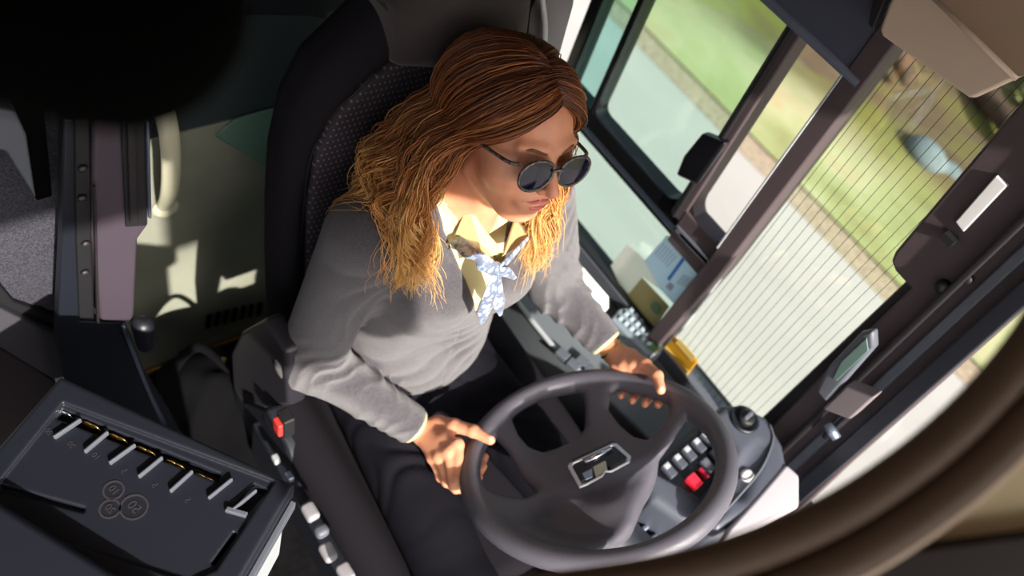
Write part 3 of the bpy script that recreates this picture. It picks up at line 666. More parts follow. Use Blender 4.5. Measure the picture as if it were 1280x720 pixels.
def inset(pts, k): return [tuple(cen + (np.array(p) - cen) * k) for p in pts]
bf = MB(); n = len(bo); O_ = onPad(bo, hb); I_ = onPad(inset(bo, .87), hb)
V = O_ + I_ + [p + WN * .004 for p in O_] + [p + WN * .004 for p in I_]
Fs = []
for i in range(n):
    j = (i + 1) % n; Fs += [(i, j, n + j, n + i), (2 * n + i, 3 * n + i, 3 * n + j, 2 * n + j), (i, 2 * n + i, 2 * n + j, j), (n + i, n + j, 3 * n + j, 3 * n + i)]
badge = link('badge', V, Fs, mat('satin_silver', C3(205, 206, 214), .3, metal=.7), wl, bevel=.001)
MB().prism(onPad(inset(bo, .9), hb - .012), WN * .0135).build('badge_recess', M['black_gloss'], badge)
MB().tube(onPad([(731, 578), (748, 569), (764, 561)], hb + .004), [.004, .0045, .0045], 12).build('badge_bar', M['chrome'], badge, smooth=True)
MB().prism(onPad([(741, 585), (757, 577), (760, 590), (745, 598)], hb), WN * .003).build('badge_plate', mat('pale_gold', C3(190, 184, 160), .25, metal=.8), badge, .0008)
MB().prism(onPad([(728, 593), (740, 587), (741, 597), (732, 601)], hb), WN * .003).build('badge_chip', M['alu'], badge, .0008)
def colf(P): 
    d = rc(P, Wp(-.01, -.02, -.14), Wp(.0, -.05, -.30), .055, .075)
    return smin(d, rc(P, Wp(0, -.05, -.26), (-.08, .20, .3), .08, .10), .04)
sc_ = empty('steering_column', (-.08, .2, .1), 'dark steering column cowl under the wheel', 'steering column')
sdf_obj('cowl', colf, (-.3, -.15, .15), (.15, .4, .75), .006, M['navy_plastic'], sc_)
ip = empty('instrument_panel', (-.1, .25, .3), 'dark instrument panel below the steering wheel', 'dashboard')
def ipf(P):
    d = rbox(P, (-.06, .27, .42), (.24, .14, .10), .05); return smin(d, rbox(P, (-.16, .20, .45), (.10, .10, .06), .04), .04)
sdf_obj('panel_body', ipf, (-.36, .05, .28), (.24, .46, .56), .006, M['navy_plastic'], ip)
for x, y in [(822, 662), (818, 672), (806, 660), (812, 676)]:
    MB().box(pl(x, y, 2, .51), (.014, .010, .012)).build('panel_button', M['alu'], ip, .003)

# ------------------------------------------------------------------ side pod left of the wheel with switches
ZP = .66
pod = empty('switch_pod', (-.33, .08, .3), 'rounded dark grey dashboard pod with switches beside the steering wheel', 'dashboard pod')
def q2(pts, z=ZP): return [tuple(pl(x, y, 2, z)[:2]) for x, y in pts]
po1 = q2([(893, 514), (905, 503), (930, 503), (962, 520), (982, 555), (991, 600), (986, 625), (945, 645), (900, 664), (888, 655), (914, 605), (916, 560)])
po2 = q2([(800, 590), (835, 560), (885, 520), (925, 530), (925, 580), (905, 625), (880, 650), (858, 655), (815, 625)], .60)
wrist_rest = q2([(905, 600), (991, 600), (992, 640), (900, 690), (862, 695)], .62)
def podf(P):
    x, y, z = P.T
    d = extr(poly2(x, y, po1), z - (ZP - .17), .17, .022)
    d = smin(d, extr(poly2(x, y, po2), z - (.60 - .12), .12, .02), .015)
    c = pl(950, 565, 2, ZP)                      # dark oval recess
    d = smax(d, -rc(P, pl(925, 600, 2, ZP + .02), pl(958, 553, 2, ZP + .02), .036, .022), .01)
    return d
sdf_obj('pod_body', podf, (-.53, -.1, .28), (-.05, .32, .72), .004, M['pod'], pod)
MB().prism([pl(x, y, 2, .606) for x, y in [(812, 590), (868, 545), (892, 530), (912, 548), (905, 585), (873, 625)]], (0, 0, .003)).build('switch_plate', M['black_gloss'], pod, .002)
sw = [(836, 588), (849, 577), (861, 567), (873, 557), (884, 548), (858, 601), (884, 582), (896, 570), (905, 560)]
e1 = pl(862, 566, 2, .61) - pl(836, 588, 2, .61); e1 /= np.linalg.norm(e1); e2 = np.cross((0, 0, 1), e1); RS = np.stack([e1, e2, np.array([0, 0, 1.])], 1)
for i, (x, y) in enumerate(sw):
    c = pl(x, y, 2, .613); nm = 'rocker_switch'
    if i == 5: continue
    s = MB().box(c, (.018, .030, .012), RS).build(nm, M['pod'], pod, .003)
    MB().box(c + np.array([0, 0, .0065]) + e2 * (.008), (.013, .010, .003), RS).build('switch_cap', M['light_grey'] if i < 5 else M['grey_plastic'], s, .001)
hz = MB().box(pl(867, 602, 2, .615), (.022, .028, .016), RS).build('hazard_switch', M['red'], pod, .003); hz['label'] = 'red hazard switch'
MB().box(pl(879, 592, 2, .614), (.008, .024, .012), RS).build('hazard_key', mat('dark_red', C3(150, 20, 45), .4), hz, .002)
kc = pl(930, 525, 2, ZP)
kb = MB().lathe(kc, (0, 0, 1), [(.030, 0), (.030, .004), (.026, .007), (.024, .004)], 40).build('rotary_bezel', M['navy_plastic'], pod, smooth=True)
MB().lathe(kc + np.array([0, 0, .002]), (0, 0, 1), [(.017, 0), (.016, .012), (.012, .014)], 32).build('rotary_knob', M['rubber'], kb, smooth=True)
MB().box(kc + np.array([0, 0, .018]), (.024, .009, .01), RS).build('knob_grip', M['grey_plastic'], kb, .003)
c = pl(938, 590, 2, ZP - .02)
MB().lathe(c, (.1, .1, 1), [(.028, -.01), (.028, .004), (.022, .006), (.020, .0)], 32).build('cup_ring', M['chrome'], pod, smooth=True)
MB().lathe(pl(932, 596, 2, ZP - .015), (.1, .1, 1), [(.014, 0), (.013, .01), (.006, .013)], 24).build('cup_knob', M['white'], pod, smooth=True)
MB().tube(smooth_path([pl(x, y, 2, ZP + .001) for x, y in [(905, 640), (925, 618), (952, 585), (966, 550), (962, 530)]], 6), .0025, 8).build('pod_rim_line', M['grey_plastic'], pod, smooth=True)
MB().prism([pl(x, y, 2, .64) for x, y in [(905, 664), (938, 628), (975, 585), (992, 600), (992, 640), (940, 668), (890, 690)]], (0, 0, .024)).build('pod_lit_front', mat('pod_lit_tone', C3(170, 165, 172), .45), pod, .008)  # sunlit front of the pod, painted as a separate pale piece

# ------------------------------------------------------------------ side console, keypads, papers
ZC = .47
cs = empty('side_console', (-.4, -.35, .2), 'grey side console along the window sill', 'console')
MB().prism([(x, y, ZC - .012) for x, y in [(-.535, -.9), (-.30, -.9), (-.285, -.468), (-.292, -.32), (-.325, -.2), (-.35, -.02), (-.40, .05), (-.535, .05)]][::-1], (0, 0, -.42)).build('console_body', mat('console_plastic', C3(98, 104, 110), .5, bump=(700, .2)), cs, .008)
MB().tube(smooth_path([(-.29, -.60, ZC - .008), (-.287, -.468, ZC - .008), (-.295, -.32, ZC - .008), (-.327, -.2, ZC - .008)], 5), .006, 8).build('console_edge', M['light_grey'], cs, smooth=True)
for i, (x, y) in enumerate([(702, 443), (716, 456), (727, 452), (722, 462), (738, 464)]):
    if i == 3: continue
    MB().box(pl(x + 1, y, 2, ZC), (.022, .030, .014), Rz := np.array([[.96, -.28, 0], [.28, .96, 0], [0, 0, 1]])).build('console_switch', M['grey_plastic'], cs, .003)
# keypad
kd = empty('keypad', pl(795, 412, 2, ZC), 'grey keypad with pale keys on the sill below the papers', 'keypad')
KP = [pl(x, y, 2, ZC + .03) for x, y in [(764, 398), (775, 385), (788, 384), (832, 428), (826, 442), (812, 446)]]
MB().prism([p - np.array([0, 0, .0]) for p in KP], (0, 0, -.036)).build('keypad_body', mat('keypad_plastic', C3(120, 132, 142), .4), kd, .005)
o_ = pl(776, 396, 2, ZC + .03); ku = pl(818, 434, 2, ZC + .03) - o_; kv = pl(786, 388, 2, ZC + .03) - o_
for i in range(6):
    for j in range(3):
        MB().box(o_ + ku * (i * .165 + .04) + kv * (j * .7 - .2) + np.array([0, 0, .003]), (.012, .010, .006), Rz).build('key', mat('key_blue', C3(165, 182, 196), .4) if (i, j) == (0, 0) else bpy.data.materials['key_blue'], kd, .002)
MB().prism([pl(x, y, 2, ZC + .033) for x, y in [(808, 432), (818, 422), (828, 431), (818, 441)]], (0, 0, .002)).build('keypad_display', M['green'], kd, .001)
MB().tube([pl(812, 447, 2, ZC + .03), pl(833, 429, 2, ZC + .03)], .003, 8).build('keypad_end_bar', M['chrome'], kd, smooth=True)
# stack of papers standing on the console
pp = empty('paper_stack', pl(735, 372, 2, ZC), 'white papers in a grey holder leaning by the driver elbow', 'papers')
MB().prism([pl(714, 350, 0, -.455), pl(724, 334, 0, -.455), pl(748, 385, 0, -.42), pl(738, 392, 0, -.42)], (.004, 0, 0)).build('holder', M['light_grey'], pp, .001)
for k in range(4): MB().prism([pl(723 + k, 337 + 3 * k, 2, .545), pl(728 + k, 334 + 3 * k, 2, .548), pl(761, 372 + 4 * k, 2, .50), pl(748, 388 + 4 * k, 2, .50)], (0, -.0005, -.0012)).build('sheet', M['paper'], pp)
# stickers on the glass
def sticker(name, pts, m, label, cat, x=-.5145, th=.0015):
    t = empty(name, np.mean(pX(pts, x), 0), label, cat); MB().prism(pX(pts, x), (th, 0, 0)).build('sheet', m, t); return t
st = sticker('window_notice', [(806, 326), (834, 294), (881, 343), (848, 385), (826, 362)], M['doc_blue'], 'white and blue printed notice stuck on the lower window', 'notice')
MB().prism(pX([(834, 348), (853, 322), (856, 325), (837, 351)], -.5125), (.001, 0, 0)).build('blue_bar', M['blue'], st)
for k in range(6):
    x, y = 818 + k * 3.1, 318 + k * 3.0; MB().prism(pX([(x, y), (x + 12, y - 14), (x + 12.8, y - 13.2), (x + .8, y + .8)], -.5125), (.0006, 0, 0)).build('print_line', M['grey_ink'], st)
    x, y = 846 + k * 3.4, 346 + k * 1.5; MB().prism(pX([(x, y + 8), (x + 9, y - 3), (x + 10, y - 2), (x + 1, y + 9)], -.5125), (.0006, 0, 0)).build('print_line', M['grey_ink'], st)
MB().prism(pX([(832, 358), (838, 352), (843, 358), (838, 364)], -.5125), (.0006, 0, 0)).build('print_block', M['grey_ink'], st)
sticker('paper_card', [(764, 332), (785, 305), (806, 325), (826, 362), (804, 346), (784, 374)], M['doc_pink'], 'pale pink paper card stuck on the lower window', 'card', -.516)
s3 = sticker('permit_card', [(783, 371), (803, 347), (837, 383), (819, 409)], M['olive'], 'olive card with a dark green dot on the lower window', 'card', -.513)
MB().lathe(pl(820, 385, 0, -.511), (1, 0, 0), [(.015, 0), (.015, .0012)], 32).build('green_dot', M['green'], s3)
s4 = sticker('ticket_holder', [(829, 437), (845, 421), (873, 451), (857, 472)], M['amber'], 'amber yellow ticket holder at the corner of the heated pane', 'holder', -.512, .006)
MB().prism(pX([(844, 428), (850, 424), (870, 446), (865, 452)], -.505), (.001, 0, 0)).build('holder_window', M['amber_light'], s4)
MB().prism(pX([(829, 437), (833, 433), (861, 464), (857, 472)], -.505), (.002, 0, 0)).build('holder_lip', M['amber_light'], s4)
# small display / camera monitor on the pillar
mo = empty('pillar_monitor', pl(1060, 470, 0, -.47), 'small mirror-like monitor on an arm at the base of the front pillar', 'monitor')
MB().prism(pX([(1028, 484), (1044, 452), (1083, 411), (1099, 408), (1100, 430), (1040, 498)], -.45), (.02, 0, 0)).build('monitor_body', M['grey_plastic'], mo, .006)
MB().prism(pX([(1042, 472), (1052, 452), (1084, 422), (1086, 438), (1046, 476)], -.4295), (.002, 0, 0)).build('monitor_screen', M['screen'], mo, .001)
MB().prism(pX([(1040, 503), (1070, 474), (1105, 488), (1074, 516)], -.46), (.03, 0, 0)).build('mount_block', mat('taupe', C3(112, 104, 108), .5), mo, .004)
MB().tube(smooth_path([pl(1078, 500, 0, -.48), pl(1060, 520, 0, -.47), pl(1040, 538, 0, -.48), pl(1030, 546, 0, -.5)], 5), .006, 8).build('arm', M['dark_plastic'], mo, smooth=True)
MB().tube([pl(1034, 530, 0, -.46), pl(1046, 548, 0, -.46)], .009, 10).build('arm_joint', M['alu'], mo, smooth=True)

# ------------------------------------------------------------------ the driver
HF = np.array([.06, .975, .205]); HF /= np.linalg.norm(HF)
HU = np.array([-.165, -.20, .965]); HU -= (HU @ HF) * HF; HU /= np.linalg.norm(HU)
HE = np.cross(HF, HU)                                  # x: towards image left = her right
HE = -HE                                               # her left
HM = np.stack([HE, HF, HU], 1)                         # local (left, forward, up) -> world
HC = np.array([.039, -.295, 1.215]) - HM @ np.array([0, .100, 0])
def H(x, y, z): return HC + HM @ np.array([x, y, z])
NB = np.array([.045, -.445, 1.03])                     # neck base
RSH, LSH = np.array([.205, -.435, .985]), np.array([-.125, -.435, .975])
REL, LEL = np.array([.280, -.425, .715]), np.array([-.225, -.37, .70])
def hw(x, y, h):
    r = ray(x, y); t = ((WC + h * WN - CAM) @ WN) / (r @ WN); return CAM + t * r
RWR, LWR = hw(531, 541, .018), hw(768, 441, .014)
hands = {
 'R': dict(w=RWR, th=[(548, 530, .026), (568, 532, .036), (592, 539, .035), (613, 550, .028)],
   f=[[(572, 556, .030), (573, 598, .0), (594, 596, -.028), (606, 571, -.020)],
      [(561, 566, .024), (567, 605, -.008), (588, 606, -.034), (604, 583, -.022)],
      [(550, 571, .014), (559, 602, -.018), (580, 612, -.036), (599, 597, -.024)],
      [(541, 572, .004), (551, 596, -.022), (570, 612, -.036), (590, 608, -.028)]]),
 'L': dict(w=LWR, th=[(788, 446, .026), (806, 456, .034), (821, 470, .034), (826, 487, .026)],
   f=[[(803, 460, .024), (812, 470, -.004), (830, 494, -.028), (822, 506, -.012)],
      [(792, 458, .026), (799, 467, -.006), (814, 493, -.030), (806, 505, -.013)],
      [(780, 457, .022), (786, 466, -.008), (797, 490, -.032), (790, 501, -.014)],
      [(770, 458, .014), (775, 467, -.010), (783, 487, -.030), (776, 495, -.015)]])}
def handf(P, h):
    d = None
    wr = h['w']; th = [hw(*q) for q in h['th']]
    mc = [hw(*f[0]) for f in h['f']]
    d = ell(P, wr, (.022, .022, .022))
    for m_ in mc: d = smin(d, rc(P, wr, m_, .0165, .0105), .012)
    for a, b in zip(mc, mc[1:]): d = smin(d, rc(P, a, b, .010, .010), .008)
    d = smin(d, rc(P, wr, th[0], .018, .015), .012); d = smin(d, rc(P, th[0], th[1], .0155, .0118), .008)
    d = smin(d, rc(P, mc[0] * .6 + wr * .4, th[1], .010, .008), .012)
    t = smin(rc(P, th[1], th[2], .0122, .0108), rc(P, th[2], th[3], .0110, .0088), .003); t = smin(t, ell(P, th[2], (.0116,) * 3), .004)
    d = smin(d, t, .004)
    for k, f in enumerate(h['f']):
        j = [hw(*q) for q in f]; s = [1.08, 1.10, 1.06, .95][k]
        g = smin(rc(P, j[0], j[1], .0098 * s, .0088 * s), rc(P, j[1], j[2], .0088 * s, .0078 * s), .003)
        g = smin(g, rc(P, j[2], j[3], .0078 * s, .0066 * s), .003)
        g = smin(g, ell(P, j[1], (.0096 * s,) * 3), .004)
        d = smin(d, g, .0035) if k >= 0 else g
    return d
def lips_(s):
    u = np.minimum(rc(s, (.003, .1000, -.0555), (.012, .0988, -.0570), .0031, .0030), rc(s, (.012, .0988, -.0570), (.0240, .0925, -.0568), .0030, .0013))
    l = np.minimum(rc(s, (.0, .0995, -.0660), (.010, .0982, -.0655), .0038, .0035), rc(s, (.010, .0982, -.0655), (.0225, .0918, -.0580), .0035, .0014))
    return np.minimum(u, l)
def headf(P):
    q = (P - HC.astype(f4)) @ HM.astype(f4); x, y, z = q.T; ax = np.abs(x); s = np.stack([ax, y, z], 1)
    d = ell(q, (0, -.012, .030), (.072, .090, .076))
    d = smin(d, ell(q, (0, .040, -.005), (.062, .054, .070)), .03)
    d = smin(d, ell(q, (0, .045, -.052), (.042, .045, .042)), .03)
    d = smin(d, ell(q, (0, .070, -.090), (.018, .018, .016)), .028)                        # chin
    d = smin(d, ell(s, (.040, .056, -.030), (.022, .022, .022)), .025)                     # cheeks
    d = smin(d, rc(s, (.046, .0, -.060), (.016, .055, -.088), .013, .011), .03)            # jaw line
    d = smax(d, -ell(s, (.031, .108, .002), (.019, .016, .013)), .014)                     # eye sockets
    d = smin(d, rc(s, (.012, .090, .019), (.045, .080, .021), .006, .005), .012)           # brow
    d = smin(d, ell(s, (.031, .084, .001), (.0125, .0125, .0125)), .003)
    d = smin(d, rc(q, (0, .092, .012), (0, .1165, -.030), .0060, .0088), .010)             # nose
    d = smin(d, ell(s, (.0095, .104, -.034), (.0065, .008, .006)), .006)
    d = smax(d, -ell(s, (.0055, .108, -.0405), (.0028, .004, .003)), .002)
    d = smin(d, ell(q, (0, .087, -.062), (.027, .0125, .016)), .012)                        # mouth mound
    d = smax(d, -rc(s, (0, .104, -.0605), (.022, .092, -.0572), .0016, .001), .004)         # mouth line
    d = smin(d, lips_(s) + .0008, .004)
    d = smin(d, ell(s, (.074, -.008, -.008), (.008, .018, .030)), .005)                    # ears
    return d
def bodyf(P):
    d = headf(P)
    n = rc(P, H(0, -.025, -.055), NB, .047, .052); n = smin(n, rc(P, H(0, .01, -.075), NB + np.array([0, .05, -.02]), .030, .03), .03)
    d = smin(d, n, .022)
    c = smin(rc(P, NB, (.045, -.44, .62), .055, .10), rc(P, RSH, LSH, .045, .045), .05)
    c = smin(c, ell(P, (.045, -.445, .9), (.10, .070, .16)), .03)
    d = smin(d, c, .035)
    for a, b, c_, h in ((RSH, REL, RWR, hands['R']), (LSH, LEL, LWR, hands['L'])):
        d = smin(d, rc(P, a, b, .042, .034), .03); d = smin(d, rc(P, b, c_, .034, .0205), .015)
        d = smin(d, handf(P, h), .006)
    return d
person = sdf_obj('person', bodyf, (-.38, -.62, .50), (.42, .06, 1.36), .0028, M['skin'])
tag(person, 'woman with wavy auburn hair, sunglasses and grey cardigan, driving with both hands on the wheel', 'person')
def hm(name, f, lo, hi, h, m): # mesh made in head coordinates
    V, Q = nets(f, lo, hi, h); V = HC + V @ HM.T
    if np.linalg.det(HM) < 0: Q = Q[:, ::-1]
    return link(name, V, Q, m, person, smooth=True)
BROW = mat('brow_hair', C3(132, 86, 62), .8)
def lipf(P):
    s = np.stack([np.abs(P[:, 0]), P[:, 1], P[:, 2]], 1)
    return smax(lips_(s), -rc(s, (0, .107, -.0608), (.022, .094, -.0572), .0012, .0006), .001)
hm('lips', lipf, (-.03, .08, -.08), (.03, .112, -.045), .0008, M['lips'])
for sg in (-1, 1):
    hm('eyebrow', lambda P: np.minimum(rc(P, (sg * .013, .0955, .017), (sg * .034, .0905, .022), .0024, .0022), rc(P, (sg * .034, .0905, .022), (sg * .048, .081, .018), .0022, .0012)), (-.06, .06, .0), (.06, .11, .04), .0012, BROW)
for nm, th in (('R', hands['R']), ('L', hands['L'])):
    a, b = hw(*th['th'][2]), hw(*th['th'][3]); dr = (b - a) / np.linalg.norm(b - a); up = WN - (WN @ dr) * dr; up /= np.linalg.norm(up); sd = np.cross(dr, up)
    sdf_obj('thumbnail', lambda P: ell(P, b + up * .0062 - dr * .001, (.0068, .0052, .0028), np.stack([dr, sd, up], 1)), b - .015, b + .015, .0009, M['nail'], person)

# cardigan
def torso(P):
    d = ell(P, (.045, -.45, .59), (.160, .12, .12))
    d = smin(d, ell(P, (.045, -.445, .72), (.145, .112, .15)), .08)
    d = smin(d, ell(P, (.045, -.44, .87), (.158, .118, .16)), .06)
    for s in (-1, 1): d = smin(d, ell(P, (.045 + s * .066, -.365, .875), (.066, .066, .066)), .045)
    d = smin(d, rc(P, RSH + (-.01, 0, .0), LSH + (.01, 0, 0), .058, .058), .05)
    d = smin(d, rc(P, (.12, -.44, 1.015), (-.03, -.44, 1.01), .045, .045), .04)
    return d
def folds(P, c, k, sc, ax):
    w = np.exp(-((P - np.asarray(c, f4)) ** 2).sum(1) / (k * k)); a = P @ np.asarray(ax, f4)
    b = np.sin(31 * P[:, 0] + 17 * P[:, 1] - 23 * P[:, 2]) + .6 * np.sin(47 * P[:, 1] + 19 * P[:, 2])
    return w * sc * (1 - np.abs(np.sin(a + 1.3 * b)) * 1.6)
def rings(P, a, b, wl_, amp, ph):
    a = np.asarray(a, f4); ax = np.asarray(b, f4) - a; L_ = np.linalg.norm(ax); ax /= L_; q = P - a; t = q @ ax
    side_ = np.cross(ax, np.array([.3, .2, .93], f4)); side_ /= np.linalg.norm(side_); w_ = q @ side_.astype(f4)
    wob = 1.1 * np.sin(60 * w_ + ph) + .9 * np.sin(33 * t + 2 * ph) + .5 * np.sin(95 * w_ - 40 * t)
    wob = wob + 1.2 * np.sin(21 * t + 45 * w_ + ph); v = (1 - 2 * np.abs(np.sin(math.pi * t / wl_ + wob)) ** .8) * (.55 + .45 * np.sin(70 * w_ + 30 * t + 3 * ph))
    return -amp * v * np.clip(1.15 - t / L_, 0, 1) * np.clip((t + .05) / .05, 0, 1)
def sleeves(P):
    d = None
    for a, b, c, k in ((RSH, REL, RWR, 0), (LSH, LEL, LWR, 1)):
        e = c + (b - c) / np.linalg.norm(b - c) * .030
        s = smin(rc(P, a, b, .064, .052), rc(P, b, e, .050, .036), .03)
        s = s + rings(P, b, c, .036, .0046, k) + rings(P, b, a, .055, .0028, k + 2) * np.clip(1 - np.linalg.norm(P - b.astype(f4), axis=1) / .19, 0, 1) + folds(P, a + (0, .05, -.06), .07, .004, (70, 0, 60))
        # plain end at the cuff
        ax = (c - b) / np.linalg.norm(c - b); s = smax(s, (P - e.astype(f4)) @ ax.astype(f4) - .004, .006)
        d = s if d is None else np.minimum(d, s)
    return d
VP = [(-.028, 1.2), (-.02, 1.02), (.028, .86), (.040, .835), (.052, .86), (.108, 1.02), (.118, 1.2)]
def cardf(P):
    t = torso(P) + folds(P, (.06, -.33, .70), .13, .004, (20, 10, 75)) + folds(P, (-.06, -.36, .76), .10, .004, (45, 0, 60)) + folds(P, (.16, -.36, .92), .07, .003, (70, 0, -60))
    t = smax(t, .545 - P[:, 2], .01)
    d = smin(t, sleeves(P), .022)
    neck = rc(P, NB + (0, 0, -.03), H(0, -.02, -.05), .060, .075)
    d = smax(d, -neck, .008)
    v = np.maximum(poly2(P[:, 0], P[:, 2], VP), -.42 - P[:, 1]); d = smax(d, -v, .006)
    # button band groove
    g = np.maximum(np.abs(P[:, 0] - .052) - .0012, np.maximum(P[:, 2] - .84, -.4 - P[:, 1])); d = smax(d, -np.maximum(g, -(torso(P) + .003)), .002)
    return d
sdf_obj('cardigan', cardf, (-.36, -.62, .50), (.42, -.0, 1.12), .0035, M['cardigan'], person)
def shirtf(P):
    d = torso(P) + .007
    d = smin(d, rc(P, NB + (0, .0, -.03), H(0, -.02, -.085), .056, .062), .02)
    d = smax(d, -rc(P, NB + (0, .02, -.0), H(0, .0, -.05), .054, .07), .004)
    d = smax(d, -np.maximum(poly2(P[:, 0], P[:, 2], [(.045, .965), (.075, 1.05), (.085, 1.2), (.0, 1.2), (.015, 1.05)]), -.39 - P[:, 1]), .004)
    return smax(d, rc(P, (.045, -.40, .84), (.045, -.40, 1.05), .09, .10), .004)
shirt = sdf_obj('shirt', shirtf, (-.10, -.56, .74), (.19, -.24, 1.14), .003, M['shirt'], person)
def sheet3(pts, th, name, m, parent):
    P = [pl(x, y, 1, Y) for x, y, Y in pts]
    n = sum(np.cross(P[i] - P[0], P[i + 1] - P[0]) for i in range(1, len(P) - 1)); n /= np.linalg.norm(n)
    if n[1] < 0: n = -n
    c = np.mean(P, 0) + n * .006; V = P + [c]; k = len(P); V = V + [v + n * th for v in V]
    Fs = [((i + 1) % k, i, k) for i in range(k)] + [(i + k + 1, (i + 1) % k + k + 1, 2 * k + 1) for i in range(k)] + [(i, (i + 1) % k, (i + 1) % k + k + 1, i + k + 1) for i in range(k)]
    return link(name, V, Fs, m, parent, bevel=.0012)
sheet3([(585, 256, -.385), (606, 288, -.345), (632, 318, -.305), (630, 336, -.298), (602, 318, -.31), (574, 324, -.33), (568, 296, -.37)], .004, 'collar_wing', M['shirt'], shirt)
sheet3([(641, 278, -.365), (668, 280, -.38), (672, 294, -.36), (652, 304, -.325), (626, 322, -.30)], .004, 'collar_wing', M['shirt'], shirt)
for a, b, c in ((RSH, REL, RWR), (LSH, LEL, LWR)):
    ax = (c - b) / np.linalg.norm(c - b); e = c + (b - c) / np.linalg.norm(b - c) * .030
    MB().lathe(e - ax * .01, ax, [(.0325, 0), (.0325, .017), (.0300, .018), (.0290, 0)], 32).build('shirt_cuff', M['shirt'], person, smooth=True)
ax = (LWR - LEL) / np.linalg.norm(LWR - LEL)
MB().lathe(LWR - ax * .012, ax, [(.0255, 0), (.027, .003), (.0255, .006), (.024, .003)], 32).build('bracelet', M['brass'], person, smooth=True)

def scarf_mat():
    m = mat('silk_scarf', C3(150, 172, 205), .35, sheen=.3); n = m.node_tree; b = n.nodes['Principled BSDF']; tc = n.nodes.new('ShaderNodeTexCoord')
    v = n.nodes.new('ShaderNodeTexVoronoi'); v.inputs['Scale'].default_value = 80; n.links.new(tc.outputs['Object'], v.inputs['Vector'])
    r = n.nodes.new('ShaderNodeValToRGB'); r.color_ramp.interpolation = 'CONSTANT'; e = r.color_ramp.elements
    e[0].position = 0; e[0].color = C3(190, 160, 60); e[1].position = .12; e[1].color = C3(170, 186, 208); k = e.new(.45); k.color = C3(98, 106, 130); k = e.new(.75); k.color = C3(128, 146, 178)
    n.links.new(v.outputs['Distance'], r.inputs[0]); n.links.new(r.outputs[0], b.inputs['Base Color']); return m
SM = scarf_mat()
sf = MB()
def S3(x, y, Y): return pl(x, y, 1, Y)
def band(pts, r, fl=.35): 
    P = smooth_path([S3(*p) for p in pts], 6); R_ = np.interp(np.linspace(0, 1, len(P)), np.linspace(0, 1, len(r)), r); sf.tube(P, list(R_), 12, flat=fl, updir=(0, 1, .1))
kn_ = (621, 339, -.285)
band([(570, 300, -.36), (590, 318, -.315), (606, 330, -.292), kn_], [.010, .013, .013, .008])
band([(664, 292, -.36), (650, 308, -.32), (634, 326, -.295), kn_], [.010, .012, .011, .008])
band([kn_, (614, 362, -.276), (607, 384, -.272), (603, 404, -.268)], [.006, .013, .016, .004])
band([kn_, (621, 362, -.278), (624, 380, -.272), (626, 394, -.270)], [.006, .011, .011, .003])
band([kn_, (632, 340, -.280), (644, 348, -.285)], [.007, .009, .003])
c = S3(*kn_); sf.lathe(c - np.array([0, .006, 0]), (.3, 1, .2), [(.004, -.008), (.011, -.004), (.012, .004), (.007, .010), (.001, .011)], 16)
sf.build('scarf', SM, person, smooth=True)

# trousers and shoes
KR, KL = np.array([.195, .02, .50]), np.array([-.095, .03, .50])
def trouf(P):
    d = ell(P, (.045, -.44, .53), (.165, .13, .095))
    for h, k, a in (((.135, -.42, .50), KR, np.array([.19, .28, .12])), ((-.045, -.42, .50), KL, np.array([-.10, .30, .12]))):
        l = rc(P, h, k, .082, .062) + folds(P, (h[0], -.26, .6), .12, .005, (30, 50, 30)); l = smin(l, rc(P, k, a, .062, .05), .03); d = smin(d, l, .03)
    d = d + folds(P, (.045, -.33, .58), .10, .004, (40, 40, 0))
    return smax(d, .1 - P[:, 2], .01)
sdf_obj('trousers', trouf, (-.22, -.62, .08), (.32, .40, .72), .005, M['trousers'], person)
for sx, sy in ((.19, .30), (-.10, .32)):
    sdf_obj('shoe', lambda P: smax(smin(rc(P, (sx, sy - .03, .06), (sx, sy + .13, .035), .045, .035), rc(P, (sx, sy - .02, .12), (sx, sy - .02, .06), .045, .045), .03), .005 - P[:, 2], .005), (sx - .08, sy - .12, -.01), (sx + .08, sy + .2, .18), .005, M['shoe'], person)

# sunglasses
gl = empty('sunglasses', H(0, .105, 0), None, None); gl.parent = person; gl.matrix_parent_inverse = wmat(person).inverted()
for s in (-1, 1):
    c0 = (s * .0325, .109, -.005); K = []
    for k in range(28):
        q = 2 * math.pi * k / 28; x = math.cos(q) * .0268; z = math.sin(q) * .0222 + (.0025 * abs(math.cos(q)) if math.sin(q) > 0 else 0)
        yy = c0[1] - .10 * abs(c0[0] + x) ** 1.5 * 1.6 + .002; K.append((c0[0] + x, yy, c0[2] + z))
    MB().tube([H(*p) for p in K], .0023, 8, closed=True).build('rim', M['tortoise'], gl, smooth=True)
    cc = np.mean(K, 0) + np.array([0, .002, 0]); V = [H(*p) for p in K] + [H(*cc)] + [H(p[0], p[1] - .002, p[2]) for p in K] + [H(cc[0], cc[1] - .002, cc[2])]
    n = 28; Fs = [(i, (i + 1) % n, n) for i in range(n)] + [((i + 1) % n + n + 1, i + n + 1, 2 * n + 1) for i in range(n)]
    link('lens', V, Fs, M['lens'], gl, smooth=True)
    MB().tube(smooth_path([H(s * .056, .098, .008), H(s * .068, .086, .007), H(s * .076, .04, .004), H(s * .079, .0, .0), H(s * .078, -.02, -.02)], 5), .0027, 8).build('temple_arm', M['tortoise'], gl, smooth=True)
MB().tube(smooth_path([H(-.009, .112, .001), H(0, .115, .004), H(.009, .112, .001)], 5), .0024, 8).build('bridge', M['tortoise'], gl, smooth=True)

